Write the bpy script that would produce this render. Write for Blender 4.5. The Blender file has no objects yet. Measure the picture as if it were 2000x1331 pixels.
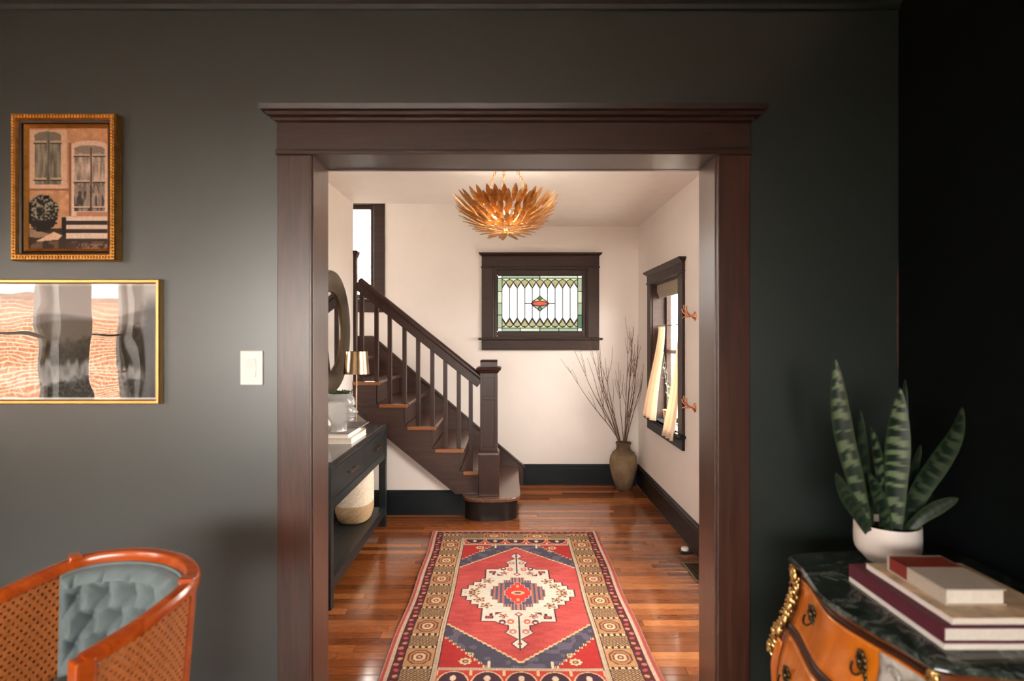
import bpy, bmesh, math, random
import numpy as np
from mathutils import Vector, Matrix

# ------------------------------------------------------------------ camera
scene = bpy.context.scene
COL = scene.collection
F, CX, CY, H = 1150.0, 995.0, 655.0, 1.40          # focal length and vanishing point in photo pixels, eye height
def P(px, py, Y):                                   # point at depth Y seen at a photo pixel
    return Vector(((px - CX) * Y / F, Y, H - (py - CY) * Y / F))

cam_d = bpy.data.cameras.new('camera')
cam = bpy.data.objects.new('camera', cam_d); COL.objects.link(cam)
cam.location = (0, 0, H); cam.rotation_euler = (math.pi / 2, 0, 0)
cam_d.sensor_width = 36; cam_d.lens = F / 2000 * 36
cam_d.shift_x = (1000 - CX) / 2000; cam_d.shift_y = (CY - 665.5) / 2000
cam_d.clip_start = 0.05
cam_d.dof.use_dof = True; cam_d.dof.focus_distance = 4.4; cam_d.dof.aperture_fstop = 2.4
scene.camera = cam

# ------------------------------------------------------------------ light
world = bpy.data.worlds.new('sky'); scene.world = world; world.use_nodes = True
bg = world.node_tree.nodes['Background']
bg.inputs[0].default_value = (1.0, 0.925, 0.84, 1); bg.inputs[1].default_value = 15.0
scene.view_settings.view_transform = 'Standard'; scene.view_settings.look = 'None'
scene.view_settings.gamma = 1; scene.view_settings.use_curve_mapping = False
scene.view_settings.exposure = 1.1
scene.cycles.max_bounces = 12; scene.cycles.diffuse_bounces = 6; scene.cycles.glossy_bounces = 5
scene.cycles.transmission_bounces = 8; scene.cycles.transparent_max_bounces = 16
scene.cycles.sample_clamp_indirect = 8.0; scene.cycles.caustics_reflective = False; scene.cycles.caustics_refractive = False

def portal(name, loc, rot, sx, sy):                 # lets the renderer find the daylight that comes through a window
    d = bpy.data.lights.new(name, 'AREA'); d.shape = 'RECTANGLE'; d.size = sx; d.size_y = sy
    d.cycles.is_portal = True
    o = bpy.data.objects.new(name, d); COL.objects.link(o); o.location = loc; o.rotation_euler = rot
PI = math.pi
portal('daylight_rear_window', (-1.2, -2.62, 1.45), (PI/2, 0, 0), 3.2, .94)         # faces +y
portal('daylight_side_window', (1.42, 4.575, 1.26), (0, PI/2, 0), 1.16, .84)         # faces -x
portal('daylight_added_door', (1.42, 2.83, 1.25), (0, PI/2, 0), 1.5, .62)  # through the added, unseen hall door
portal('daylight_stair_window', (-1.60, 5.70, 2.19), (-PI/2, 0, 0), .62, .85)        # faces -y
portal('daylight_leaded_window', (.29, 5.70, 1.70), (-PI/2, 0, 0), .84, .58)
portal('daylight_left_windows', (-4.38, -1.35, 1.42), (0, -PI/2, 0), 1.5, 1.8)       # faces +x

# ------------------------------------------------------------------ materials
def new_mat(name):
    m = bpy.data.materials.new(name); m.use_nodes = True
    nt = m.node_tree; return m, nt, nt.nodes['Principled BSDF']
def setp(b, base=None, rough=None, metal=None, coat=None, spec=None, trans=None, ior=None, coatr=None):
    if base is not None: b.inputs['Base Color'].default_value = (*base, 1)
    if rough is not None: b.inputs['Roughness'].default_value = rough
    if metal is not None: b.inputs['Metallic'].default_value = metal
    if coat is not None: b.inputs['Coat Weight'].default_value = coat
    if coatr is not None: b.inputs['Coat Roughness'].default_value = coatr
    if spec is not None: b.inputs['Specular IOR Level'].default_value = spec
    if trans is not None: b.inputs['Transmission Weight'].default_value = trans
    if ior is not None: b.inputs['IOR'].default_value = ior
def coords(nt, scale=(1,1,1), kind='Object', rot=(0,0,0), rand=False):
    tc = nt.nodes.new('ShaderNodeTexCoord'); mp = nt.nodes.new('ShaderNodeMapping')
    mp.inputs['Scale'].default_value = scale; mp.inputs['Rotation'].default_value = rot
    nt.links.new(tc.outputs[kind], mp.inputs['Vector'])
    if rand:
        oi = nt.nodes.new('ShaderNodeObjectInfo'); mu = nt.nodes.new('ShaderNodeMath'); mu.operation = 'MULTIPLY'; mu.inputs[1].default_value = 57
        nt.links.new(oi.outputs['Random'], mu.inputs[0]); nt.links.new(mu.outputs[0], mp.inputs['Location'])
    return mp.outputs[0]
def noise(nt, vec, scale, detail=4, rough=.55, dist=0):
    n = nt.nodes.new('ShaderNodeTexNoise'); n.inputs['Scale'].default_value = scale; n.inputs['Detail'].default_value = detail
    n.inputs['Roughness'].default_value = rough; n.inputs['Distortion'].default_value = dist
    nt.links.new(vec, n.inputs['Vector']); return n.outputs['Fac']
def ramp(nt, fac, stops):
    r = nt.nodes.new('ShaderNodeValToRGB'); e = r.color_ramp.elements
    while len(e) < len(stops): e.new(.5)
    for el, (p, c) in zip(e, stops): el.position = p; el.color = (*c, 1)
    nt.links.new(fac, r.inputs[0]); return r.outputs[0]
def bump(nt, b, fac, strength=.2, dist=.002):
    n = nt.nodes.new('ShaderNodeBump'); n.inputs['Strength'].default_value = strength; n.inputs['Distance'].default_value = dist
    nt.links.new(fac, n.inputs['Height']); nt.links.new(n.outputs[0], b.inputs['Normal'])
def plain(name, base, rough=.5, metal=0, coat=0, var=.12, vs=8, bs=.0, bscale=60, spec=None):
    m, nt, b = new_mat(name); setp(b, base, rough, metal, coat, spec)
    v = coords(nt)
    lo = tuple(max(0, c * (1 - var)) for c in base); hi = tuple(min(1, c * (1 + var)) for c in base)
    nt.links.new(ramp(nt, noise(nt, v, vs), [(.3, lo), (.7, hi)]), b.inputs['Base Color'])
    if bs: bump(nt, b, noise(nt, v, bscale, 3), bs)
    return m
def wood(name, c1, c2, grain='z', rough=.35, coat=.3, fine=34, bs=.08, rand=False, spec=.5, coatr=.25):
    m, nt, b = new_mat(name); setp(b, c1, rough, 0, coat, spec, coatr=coatr)
    s = {'x': (.07, 1, 1), 'y': (1, .07, 1), 'z': (1, 1, .07)}[grain]
    v = coords(nt, s, rand=rand)
    a = noise(nt, v, fine, 6, .65, 1.2)
    nt.links.new(ramp(nt, a, [(.32, c1), (.68, c2)]), b.inputs['Base Color'])
    bump(nt, b, noise(nt, v, fine * 4, 3), bs, .001)
    return m
def face_col(name, rough=.9, bs=.0, coat=0, soft=0):
    m, nt, b = new_mat(name); setp(b, (.5,.5,.5), rough, 0, coat, .2)
    a = nt.nodes.new('ShaderNodeAttribute'); a.attribute_name = 'Col'
    nt.links.new(a.outputs['Color'], b.inputs['Base Color'])
    if bs: bump(nt, b, noise(nt, coords(nt), 260, 2), bs, .003)
    return m
def clear_glass(name, tint=(1,1,1), refl=1.0, rough=0.0, wavy=0, diffuse=0):
    m, nt, b = new_mat(name); nt.nodes.remove(b)
    out = nt.nodes['Material Output']
    tr = nt.nodes.new('ShaderNodeBsdfTransparent'); tr.inputs[0].default_value = (*tint, 1)
    gl = nt.nodes.new('ShaderNodeBsdfGlossy'); gl.inputs['Roughness'].default_value = rough
    lw = nt.nodes.new('ShaderNodeLayerWeight'); lw.inputs['Blend'].default_value = .5      # Schlick reflection, the same from both sides
    pw = nt.nodes.new('ShaderNodeMath'); pw.operation = 'POWER'; pw.inputs[1].default_value = 5; nt.links.new(lw.outputs['Facing'], pw.inputs[0])
    fr = nt.nodes.new('ShaderNodeMath'); fr.operation = 'MULTIPLY_ADD'; fr.inputs[1].default_value = .95; fr.inputs[2].default_value = .04 * refl; nt.links.new(pw.outputs[0], fr.inputs[0])
    mx = nt.nodes.new('ShaderNodeMixShader'); nt.links.new(fr.outputs[0], mx.inputs[0])
    src = tr.outputs[0]
    if diffuse:
        tl = nt.nodes.new('ShaderNodeBsdfTranslucent'); tl.inputs[0].default_value = (*tint, 1)
        m2 = nt.nodes.new('ShaderNodeMixShader'); m2.inputs[0].default_value = diffuse
        nt.links.new(tr.outputs[0], m2.inputs[1]); nt.links.new(tl.outputs[0], m2.inputs[2]); src = m2.outputs[0]
    nt.links.new(src, mx.inputs[1]); nt.links.new(gl.outputs[0], mx.inputs[2]); nt.links.new(mx.outputs[0], out.inputs[0])
    if wavy:
        n = nt.nodes.new('ShaderNodeBump'); n.inputs['Strength'].default_value = wavy; n.inputs['Distance'].default_value = .02
        nt.links.new(noise(nt, coords(nt), 5, 1), n.inputs['Height'])
        nt.links.new(n.outputs[0], gl.inputs['Normal'])
    return m

M = {}
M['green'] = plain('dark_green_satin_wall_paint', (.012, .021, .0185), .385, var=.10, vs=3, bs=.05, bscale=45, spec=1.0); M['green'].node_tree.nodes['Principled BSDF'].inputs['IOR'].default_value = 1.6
M['black'] = plain('shade_darkened_wall_paint', (.0035, .006, .006), .75, var=.1, vs=3, spec=.08)  # right wall: its lack of light is put into this darker base colour
M['white'] = plain('warm_white_wall_paint', (.85, .80, .76), .7, var=.02, vs=3, bs=.04, bscale=70, spec=.25)
M['ceil'] = plain('ceiling_paint', (.88, .84, .81), .8, var=.02, spec=.2)
M['trim'] = wood('dark_walnut_casing', (.030, .010, .006), (.085, .030, .017), 'z', .38, .7, coatr=.32)
M['trimx'] = wood('dark_walnut_casing_across', (.022, .010, .008), (.052, .023, .017), 'x', .36, .6, coatr=.30)
M['wintrim'] = wood('dark_walnut_window_trim', (.024, .012, .009), (.048, .025, .019), 'x', .45, 0, spec=.3)
M['stair'] = wood('dark_walnut_stair_panel', (.034, .017, .013), (.074, .038, .029), 'x', .40, .05, spec=.4)
M['stairz'] = wood('dark_walnut_balusters', (.020, .008, .006), (.048, .019, .013), 'z', .36, .1, spec=.35)
M['tread'] = wood('worn_walnut_tread', (.075, .034, .021), (.16, .072, .042), 'y', .26, .6, coatr=.18)
M['nosing'] = wood('orange_oak_nosing', (.20, .065, .02), (.36, .135, .05), 'x', .3, .4)
M['base'] = plain('blue_black_baseboard_paint', (.007, .011, .014), .45, var=.1, spec=.25)
M['basewood'] = plain('black_brown_baseboard_stain', (.013, .009, .0075), .40, var=.15, spec=.3)
M['console'] = wood('black_stained_console_wood', (.005, .008, .009), (.017, .022, .023), 'y', .36, .05, 30, spec=.4)
M['console_top'] = wood('polished_console_top', (.008, .011, .012), (.024, .030, .031), 'y', .22, .6, 30, coatr=.16)
M['brass'] = plain('brushed_brass', (.55, .385, .23), .26, 1, var=.1, vs=20)
M['bronze'] = plain('aged_bronze', (.16, .125, .085), .38, 1, var=.15, vs=12)
M['gold'] = plain('gilt_gold', (.74, .38, .10), .36, 1, var=.2, vs=40)
M['leafgold'] = plain('gold_leaf', (.60, .31, .10), .42, .8, var=.25, vs=60)
M['copper'] = plain('copper', (.78, .36, .19), .25, 1, var=.1)
M['darkbronze'] = plain('dark_patinated_bronze', (.11, .08, .04), .4, 1, var=.3, vs=50)
M['ormolu'] = plain('gilt_mount', (.62, .42, .17), .35, 1, var=.3, vs=60)
M['plastic'] = plain('white_plastic', (.86, .83, .79), .35, var=.01)
M['glass'] = clear_glass('window_glass')
M['picglass'] = clear_glass('wavy_picture_glazing', refl=2.2, wavy=.06)
M['lead'] = plain('lead_came', (.035, .035, .035), .5, .6, var=.1)
M['gl_clear'] = clear_glass('clear_leaded_glass', (0.22, 0.22, 0.225), rough=.35)
M['gl_olive'] = clear_glass('olive_leaded_glass', (0.135, 0.13, 0.09), rough=.35)
M['gl_green'] = clear_glass('sea_green_leaded_glass', (0.12, 0.14, 0.115), rough=.35)
M['gl_pale'] = clear_glass('pale_green_leaded_glass', (0.16, 0.175, 0.15), rough=.35)
M['gl_deep'] = clear_glass('deep_green_leaded_glass', (0.055, 0.09, 0.063), rough=.35)
M['gl_red'] = clear_glass('red_leaded_glass', (0.17, 0.062, 0.05), rough=.35)
M['gl_amber'] = clear_glass('amber_leaded_glass', (0.165, 0.155, 0.09), rough=.35)
M['pages'] = plain('book_pages', (.80, .74, .66), .8, var=.05, vs=90)
M['soil'] = plain('potting_soil', (.02, .014, .01), .9, var=.4, vs=60, bs=.5)
M['potwhite'] = plain('matte_white_ceramic', (.80, .74, .70), .45, var=.03)
def linen():
    m, nt, b = new_mat('cream_linen'); setp(b, (.78, .66, .54), .9, spec=.1)
    tl = nt.nodes.new('ShaderNodeBsdfTranslucent'); tl.inputs[0].default_value = (.80, .66, .52, 1)
    mx = nt.nodes.new('ShaderNodeMixShader'); mx.inputs[0].default_value = .35
    bump(nt, b, noise(nt, coords(nt), 300, 2), .2)
    nt.links.new(b.outputs[0], mx.inputs[1]); nt.links.new(tl.outputs[0], mx.inputs[2]); nt.links.new(mx.outputs[0], nt.nodes['Material Output'].inputs[0])
    return m
M['linen'] = linen()
M['blind'] = plain('woven_shade_fabric', (.42, .36, .28), .85, var=.2, vs=80)
M['branch'] = plain('dry_twig_bark', (.13, .072, .045), .75, var=.35, vs=30)
M['blackp'] = plain('black_plastic', (.012, .012, .013), .35, var=.1)

# ------------------------------------------------------------------ geometry helpers
class MB:
    def __init__(s): s.v = []; s.f = []
    def add(s, vs, fs):
        o = len(s.v); s.v += [tuple(p) for p in vs]; s.f += [tuple(i + o for i in f) for f in fs]; return s
    def box(s, x0, x1, y0, y1, z0, z1):
        return s.add([(x0,y0,z0),(x1,y0,z0),(x1,y1,z0),(x0,y1,z0),(x0,y0,z1),(x1,y0,z1),(x1,y1,z1),(x0,y1,z1)],
                     [(0,3,2,1),(4,5,6,7),(0,1,5,4),(1,2,6,5),(2,3,7,6),(3,0,4,7)])
    def prism(s, pts, axis, lo, hi):
        n = len(pts)
        def mk(p, c): return {'x': (c, p[0], p[1]), 'y': (p[0], c, p[1]), 'z': (p[0], p[1], c)}[axis]
        return s.add([mk(p, lo) for p in pts] + [mk(p, hi) for p in pts],
                     [tuple(range(n))[::-1], tuple(range(n, 2*n))] + [(i, (i+1) % n, n + (i+1) % n, n + i) for i in range(n)])
    def rings(s, rs, cap=True, closed=False):
        n = len(rs[0]); m = len(rs); fs = []
        for j in range(m if closed else m - 1):
            a = j * n; b = ((j + 1) % m) * n
            fs += [(a+i, a+(i+1) % n, b+(i+1) % n, b+i) for i in range(n)]
        if cap and not closed: fs += [tuple(range(n))[::-1], tuple(range((m-1)*n, m*n))]
        return s.add([p for r in rs for p in r], fs)
    def lathe(s, prof, n=32, c=(0,0,0), cap=True):
        return s.rings([[(c[0] + r*math.cos(2*PI*i/n), c[1] + r*math.sin(2*PI*i/n), c[2] + z) for i in range(n)] for r, z in prof], cap)
    def stack(s, x0, x1, y0, y1, lev, back=True):   # lev: (z, outset); back False keeps y1 flat
        return s.rings([[(x0-o, y0-o, z), (x1+o, y0-o, z), (x1+o, y1+(o if back else 0), z), (x0-o, y1+(o if back else 0), z)] for z, o in lev])
    def tube(s, pts, r, n=8, cap=True, closed=False):
        pts = [Vector(p) for p in pts]; rs = []; m = len(pts)
        up = None
        for i, p in enumerate(pts):
            if closed: t = pts[(i+1) % m] - pts[i-1]
            else: t = pts[min(i+1, m-1)] - pts[max(i-1, 0)]
            if t.length < 1e-9: t = Vector((0,0,1))
            t.normalize()
            if up is None:
                up = Vector((0,0,1)) if abs(t.z) < .9 else Vector((1,0,0))
            a = up - t * up.dot(t)
            if a.length < 1e-6: a = t.orthogonal()
            a.normalize(); b = t.cross(a); up = a
            rr = r[i] if isinstance(r, (list, tuple)) else r
            rs.append([p + a*rr*math.cos(2*PI*k/n) + b*rr*math.sin(2*PI*k/n) for k in range(n)])
        return s.rings(rs, cap, closed)
    def sweep(s, pts, prof, upv=(0,0,1), closed=False):  # prof: (side, up) offsets
        pts = [Vector(p) for p in pts]; rs = []; m = len(pts); upv = Vector(upv)
        for i, p in enumerate(pts):
            t = (pts[(i+1) % m] - pts[i-1]) if closed else (pts[min(i+1, m-1)] - pts[max(i-1, 0)])
            t.normalize(); sd = t.cross(upv).normalized(); u = sd.cross(t)
            rs.append([p + sd*a + u*b for a, b in prof])
        return s.rings(rs, True, closed)
    def grid(s, fn, nu, nv, closeu=False):
        vs = [fn(i / nu, j / nv) for j in range(nv + 1) for i in range(nu + (0 if closeu else 1))]
        w = nu if closeu else nu + 1
        fs = [(j*w + i, j*w + (i+1) % w, (j+1)*w + (i+1) % w, (j+1)*w + i) for j in range(nv) for i in range(nu)]
        return s.add(vs, fs)
    def ball(s, c, r, n=10, m=7):
        rx, ry, rz = r if isinstance(r, (tuple, list)) else (r, r, r)
        return s.rings([[(c[0] + rx*math.sin(PI*j/m)*math.cos(2*PI*i/n), c[1] + ry*math.sin(PI*j/m)*math.sin(2*PI*i/n), c[2] - rz*math.cos(PI*j/m)) for i in range(n)]
                        for j in ([.02] + list(range(1, m)) + [m - .02])])
    def build(s, name, mat, parent=None, smooth=False, bevel=0, recalc=True, thick=0, local=False, seg=2):
        off = Vector((0,0,0))
        if parent is not None and not local:
            q = parent
            while q is not None: off += q.location; q = q.parent
        me = bpy.data.meshes.new(name); me.from_pydata([tuple(Vector(p) - off) for p in s.v], [], s.f)
        if recalc:
            bm = bmesh.new(); bm.from_mesh(me); bmesh.ops.recalc_face_normals(bm, faces=bm.faces); bm.to_mesh(me); bm.free()
        o = bpy.data.objects.new(name, me); COL.objects.link(o)
        me.materials.append(M[mat] if isinstance(mat, str) else mat)
        if parent is not None: o.parent = parent
        if smooth:
            me.polygons.foreach_set('use_smooth', [True] * len(me.polygons))
            try: me.set_sharp_from_angle(angle=math.radians(40))
            except Exception: pass
        if thick:
            md = o.modifiers.new('thick', 'SOLIDIFY'); md.thickness = thick; md.offset = 0
        if bevel:
            md = o.modifiers.new('bevel', 'BEVEL'); md.width = bevel; md.segments = seg; md.limit_method = 'ANGLE'; md.angle_limit = math.radians(40)
        return o

def tag(o, label=None, cat=None, group=None, kind=None):
    if label: o['label'] = label
    if cat: o['category'] = cat
    if group: o['group'] = group
    if kind: o['kind'] = kind
    return o
def thing(name, loc, label, cat, group=None):
    o = bpy.data.objects.new(name, None); COL.objects.link(o); o.location = loc; o.empty_display_size = .1
    return tag(o, label, cat, group)
def setting(name, loc=(0,0,0)):
    o = bpy.data.objects.new(name, None); COL.objects.link(o); o.location = loc
    return tag(o, kind='structure')
def child(o, name, parent):                           # a further object that shares o's mesh
    c = o.copy(); c.name = name; COL.objects.link(c); c.parent = parent; return c
def struct(mb, name, mat, label=None, **k):
    return tag(mb.build(name, mat, **k), label, kind='structure')
def lerp(a, b, t): return a + (b - a) * t
def spline(pts, n):                                   # Catmull-Rom through points
    pts = [Vector(p) for p in pts]; out = []
    for i in range(len(pts) - 1):
        p0 = pts[max(i-1, 0)]; p1 = pts[i]; p2 = pts[i+1]; p3 = pts[min(i+2, len(pts)-1)]
        for k in range(n):
            t = k / n
            out.append(.5*((2*p1) + (p2-p0)*t + (2*p0-5*p1+4*p2-p3)*t*t + (3*p1-p0-3*p2+p3)*t**3))
    return out + [pts[-1]]

def picture_grid(name, parent, mat, w, h, nx, ny, paint, place):
    """flat print: a grid of small faces, each with its own colour. place(u, v) gives the position, u right, v down, in metres"""
    us = np.linspace(0, w, nx + 1); vs = np.linspace(0, h, ny + 1)
    verts = [place(u, v) for v in vs for u in us]
    W = nx + 1
    faces = [(j*W+i, j*W+W+i, j*W+W+i+1, j*W+i+1) for j in range(ny) for i in range(nx)]
    off = Vector((0,0,0)); q = parent
    while q is not None: off += q.location; q = q.parent
    me = bpy.data.meshes.new(name); me.from_pydata([tuple(Vector(p) - off) for p in verts], [], faces)
    at = me.attributes.new('Col', 'FLOAT_COLOR', 'FACE')
    U, V = np.meshgrid((us[:-1] + us[1:]) / 2, (vs[:-1] + vs[1:]) / 2)
    C = np.clip(paint(U, V), 0, 1)                    # sRGB
    C = np.where(C <= .04045, C / 12.92, ((C + .055) / 1.055) ** 2.4)
    at.data.foreach_set('color', np.concatenate([C, np.ones(C.shape[:2] + (1,))], axis=2).astype(np.float32).ravel())
    o = bpy.data.objects.new(name, me); COL.objects.link(o); me.materials.append(mat); o.parent = parent
    return o
def vnoise(U, V, s, seed=0):                          # smooth value noise in [0,1]
    r = np.random.RandomState(seed).rand(64, 64)
    x = U / s + seed * 3.1; y = V / s + seed * 1.7
    xi = np.floor(x).astype(int); yi = np.floor(y).astype(int); fx = x - xi; fy = y - yi
    fx = fx*fx*(3-2*fx); fy = fy*fy*(3-2*fy)
    g = lambda a, b: r[(a) % 64, (b) % 64]
    return (g(xi, yi)*(1-fx) + g(xi+1, yi)*fx)*(1-fy) + (g(xi, yi+1)*(1-fx) + g(xi+1, yi+1)*fx)*fy
def put(C, m, col): C[m] = np.array(col) / 255.0
def poly(U, V, pts):
    ins = np.zeros(U.shape, bool); n = len(pts)
    for i in range(n):
        x0, y0 = pts[i]; x1, y1 = pts[(i+1) % n]
        if y0 == y1: continue
        c = (V > min(y0, y1)) & (V <= max(y0, y1)) & (U < (V - y0) * (x1 - x0) / (y1 - y0) + x0)
        ins ^= c
    return ins
# ------------------------------------------------------------------ the setting: front room
FY, RX, LX, RY, CZ = 2.13, 1.407, -4.20, -2.45, 2.68           # wall faces and ceiling of the dark room
HB, HR, HL, HC, SY = 5.53, 1.21, -1.21, 2.42, 4.56             # hall: back, right, left, ceiling, stair face
JL, JR, JH, HY = -.708, .741, 2.048, 2.30                      # cased opening and the hall side of the wall

def wall_y(name, mat, x0, x1, z0, z1, y0, y1, holes=()):       # wall in an x-z plane with rectangular holes (x0,x1,z0,z1)
    mb = MB(); xs = sorted({x0, x1} | {h[0] for h in holes} | {h[1] for h in holes})
    for a, b in zip(xs, xs[1:]):
        segs = [(z0, z1)]
        for h in holes:
            if h[0] <= a + 1e-6 and h[1] >= b - 1e-6:
                segs = [s for q in segs for s in ((q[0], min(q[1], h[2])), (max(q[0], h[3]), q[1])) if s[1] - s[0] > 1e-6]
        for q in segs: mb.box(a, b, y0, y1, *q)
    return struct(mb, name, mat)
def wall_x(name, mat, y0, y1, z0, z1, x0, x1, holes=()):
    mb = MB(); ys = sorted({y0, y1} | {h[0] for h in holes} | {h[1] for h in holes})
    for a, b in zip(ys, ys[1:]):
        segs = [(z0, z1)]
        for h in holes:
            if h[0] <= a + 1e-6 and h[1] >= b - 1e-6:
                segs = [s for q in segs for s in ((q[0], min(q[1], h[2])), (max(q[0], h[3]), q[1])) if s[1] - s[0] > 1e-6]
        for q in segs: mb.box(x0, x1, a, b, *q)
    return struct(mb, name, mat)

wall_y('wall_front', 'green', LX - .2, RX + .2, 0, CZ, FY, 2.22, [(JL - .02, JR + .02, 0, JH + .02)])
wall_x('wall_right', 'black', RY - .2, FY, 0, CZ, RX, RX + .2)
LEFTW = [(-2.40, -1.68, .62, 2.2), (-1.26, -.40, .62, 2.2)]
wall_x('wall_left', 'green', RY - .2, FY, 0, CZ, LX - .2, LX, LEFTW)
REARW = (-2.80, .40, .98, 1.92)
wall_y('wall_rear', 'green', LX, RX, 0, CZ, RY - .2, RY, [REARW])
M['roomfloor'] = wood('front_room_floorboards', (.10, .034, .012), (.20, .075, .028), 'x', .3, .3, 14)
struct(MB().box(LX - .2, RX + .2, RY - .2, FY, -.12, 0), 'floor', 'roomfloor')
struct(MB().box(LX - .2, RX + .2, RY - .2, 2.22, CZ, CZ + .1), 'ceiling', 'ceil')
crown = [(0, 2.575), (.012, 2.575), (.014, 2.592), (.024, 2.600), (.034, 2.620), (.060, 2.652), (.075, 2.66), (.078, CZ), (0, CZ)]
def crown_y(name, y, sgn, x0, x1): struct(MB().prism([(y + sgn*a, z) for a, z in crown], 'x', x0, x1), name, 'green')
crown_y('trim_1', FY, -1, LX, RX)
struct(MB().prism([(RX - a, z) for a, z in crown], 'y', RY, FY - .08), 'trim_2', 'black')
for nm, x0, x1 in (('baseboard_front_left', LX, -.84), ('baseboard_front_right', .87, RX)):
    struct(MB().box(x0, x1, FY - .018, FY, 0, .13), nm, 'green', bevel=.004)
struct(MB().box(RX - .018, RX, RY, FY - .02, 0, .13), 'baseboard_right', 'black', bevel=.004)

# chipped paint down the corner
M['chip'] = plain('bare_brown_plaster', (.085, .045, .028), .8, var=.4, vs=40)
chip = MB(); rnd = random.Random(3); prof = []
zs = [1.655 - i * .0155 for i in range(25)]
ws = [.001 + .006 * math.sin(PI * i / 24) ** .5 * rnd.uniform(.5, 1) for i in range(25)]
chip.prism([(RX - .0005, z) for z in zs] + [(RX - .0005 - w, z) for z, w in zip(zs[::-1], ws[::-1])], 'y', FY - .0015, FY + .001)
struct(chip, 'trim_3', 'chip', 'brown strip of chipped paint running down the dark corner')

# cased opening
t = setting('trim_4', (0, FY, 0)); t['label'] = 'dark walnut casing around the wide opening into the hall'
for a, b in ((-.832, -.713), (.746, .862)):
    MB().box(a, b, FY - .022, FY, 0, 2.046).build('side_casing', 'trim', t, bevel=.003)
    MB().box(a, b, HY, HY + .02, 0, 2.046).build('hall_side_casing', 'trim', t, bevel=.003)
MB().box(JL - .02, JL, FY - .004, HY, 0, JH + .02).build('jamb', 'trim', t, bevel=.002)
MB().box(JR, JR + .02, FY - .004, HY, 0, JH + .02).build('jamb', 'trim', t, bevel=.002)
MB().box(JL, JR, FY - .004, HY, JH, JH + .02).build('head_jamb', 'trimx', t, bevel=.002)
MB().box(-.838, .868, FY - .032, FY, 2.046, 2.064).build('bead', 'trimx', t, bevel=.005)
MB().box(-.832, .862, FY - .024, FY, 2.064, 2.170).build('header_board', 'trimx', t, bevel=.002)
MB().stack(-.832, .862, FY - .026, FY, [(2.160, .0), (2.166, .008), (2.174, .012), (2.180, .026), (2.190, .032), (2.194, .044), (2.212, .047)], back=False).build('cap_moulding', 'trimx', t)
MB().box(-.838, .868, HY, HY + .024, 2.046, 2.17).build('hall_side_header', 'trimx', t, bevel=.003)

# windows of the front room (behind the camera)
def frame_y(win, x0, x1, z0, z1, y0, y1, w, mat, nx=1, nz=1, nm='sash'):
    s = MB()
    s.box(x0, x0 + w, y0, y1, z0, z1); s.box(x1 - w, x1, y0, y1, z0, z1); s.box(x0 + w, x1 - w, y0, y1, z0, z0 + w); s.box(x0 + w, x1 - w, y0, y1, z1 - w, z1)
    o = s.build(nm, mat, win, bevel=.002)
    for i in range(1, nx): x = lerp(x0, x1, i / nx); MB().box(x - .015, x + .015, y0, y1, z0 + w, z1 - w).build('muntin', mat, win)
    for i in range(1, nz): z = lerp(z0, z1, i / nz); MB().box(x0 + w, x1 - w, y0 + .005, y1 - .005, z - .012, z + .012).build('muntin', mat, win)
    MB().box(x0 + w, x1 - w, (y0 + y1) / 2 - .002, (y0 + y1) / 2 + .002, z0 + w, z1 - w).build('pane', 'glass', win)
def frame_x(win, y0, y1, z0, z1, x0, x1, w, mat, nz=1, nm='sash'):
    s = MB()
    s.box(x0, x1, y0, y0 + w, z0, z1); s.box(x0, x1, y1 - w, y1, z0, z1); s.box(x0, x1, y0 + w, y1 - w, z0, z0 + w); s.box(x0, x1, y0 + w, y1 - w, z1 - w, z1)
    s.build(nm, mat, win, bevel=.002)
    for i in range(1, nz): z = lerp(z0, z1, i / nz); MB().box(x0 + .005, x1 - .005, y0 + w, y1 - w, z - .015, z + .015).build('muntin', mat, win)
    MB().box((x0 + x1) / 2 - .002, (x0 + x1) / 2 + .002, y0 + w, y1 - w, z0 + w, z1 - w).build('pane', 'glass', win)
w = setting('window_4', (-1.2, RY, .98)); w['label'] = 'wide window in the rear wall of the dark room'
frame_y(w, *REARW[:2], REARW[2], REARW[3], RY - .13, RY - .09, .05, 'wintrim', nx=4)
for i, (a, b, c, d) in enumerate(LEFTW):
    w = setting('window_%d' % (5 + i), (LX, a, c)); w['label'] = ['narrow window in the left wall beside the rear corner', 'wide window in the left wall facing the brick house'][i]
    frame_x(w, a, b, c, d, LX - .13, LX - .09, .04, 'wintrim', nz=2)

# outdoors
M['bounce_ground'] = plain('light_bouncing_ground', (.36, .33, .29), .9, var=.3, vs=3)  # unseen ground, made pale to throw more daylight up to the hall ceiling
struct(MB().box(-30, 30, -30, 30, -.75, -.65), 'ground', 'bounce_ground', 'pale ground around the house, lightened to bounce daylight indoors')
mb_, nt, b = new_mat('red_brick_wall'); setp(b, rough=.85)
br = nt.nodes.new('ShaderNodeTexBrick'); br.inputs['Scale'].default_value = 1; br.inputs['Brick Width'].default_value = .23; br.inputs['Row Height'].default_value = .075; br.inputs['Mortar Size'].default_value = .011
br.inputs['Color1'].default_value = (.34, .115, .05, 1); br.inputs['Color2'].default_value = (.42, .17, .08, 1); br.inputs['Mortar'].default_value = (.50, .40, .30, 1)
sx_ = nt.nodes.new('ShaderNodeSeparateXYZ'); cb_ = nt.nodes.new('ShaderNodeCombineXYZ'); nt.links.new(coords(nt), sx_.inputs[0]); nt.links.new(sx_.outputs[1], cb_.inputs[0]); nt.links.new(sx_.outputs[2], cb_.inputs[1]); nt.links.new(cb_.outputs[0], br.inputs['Vector']); nt.links.new(br.outputs[0], b.inputs['Base Color']); M['brick'] = mb_
M['roof'] = plain('pale_grey_shingle', (.48, .45, .42), .9, var=.2, vs=12)
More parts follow.
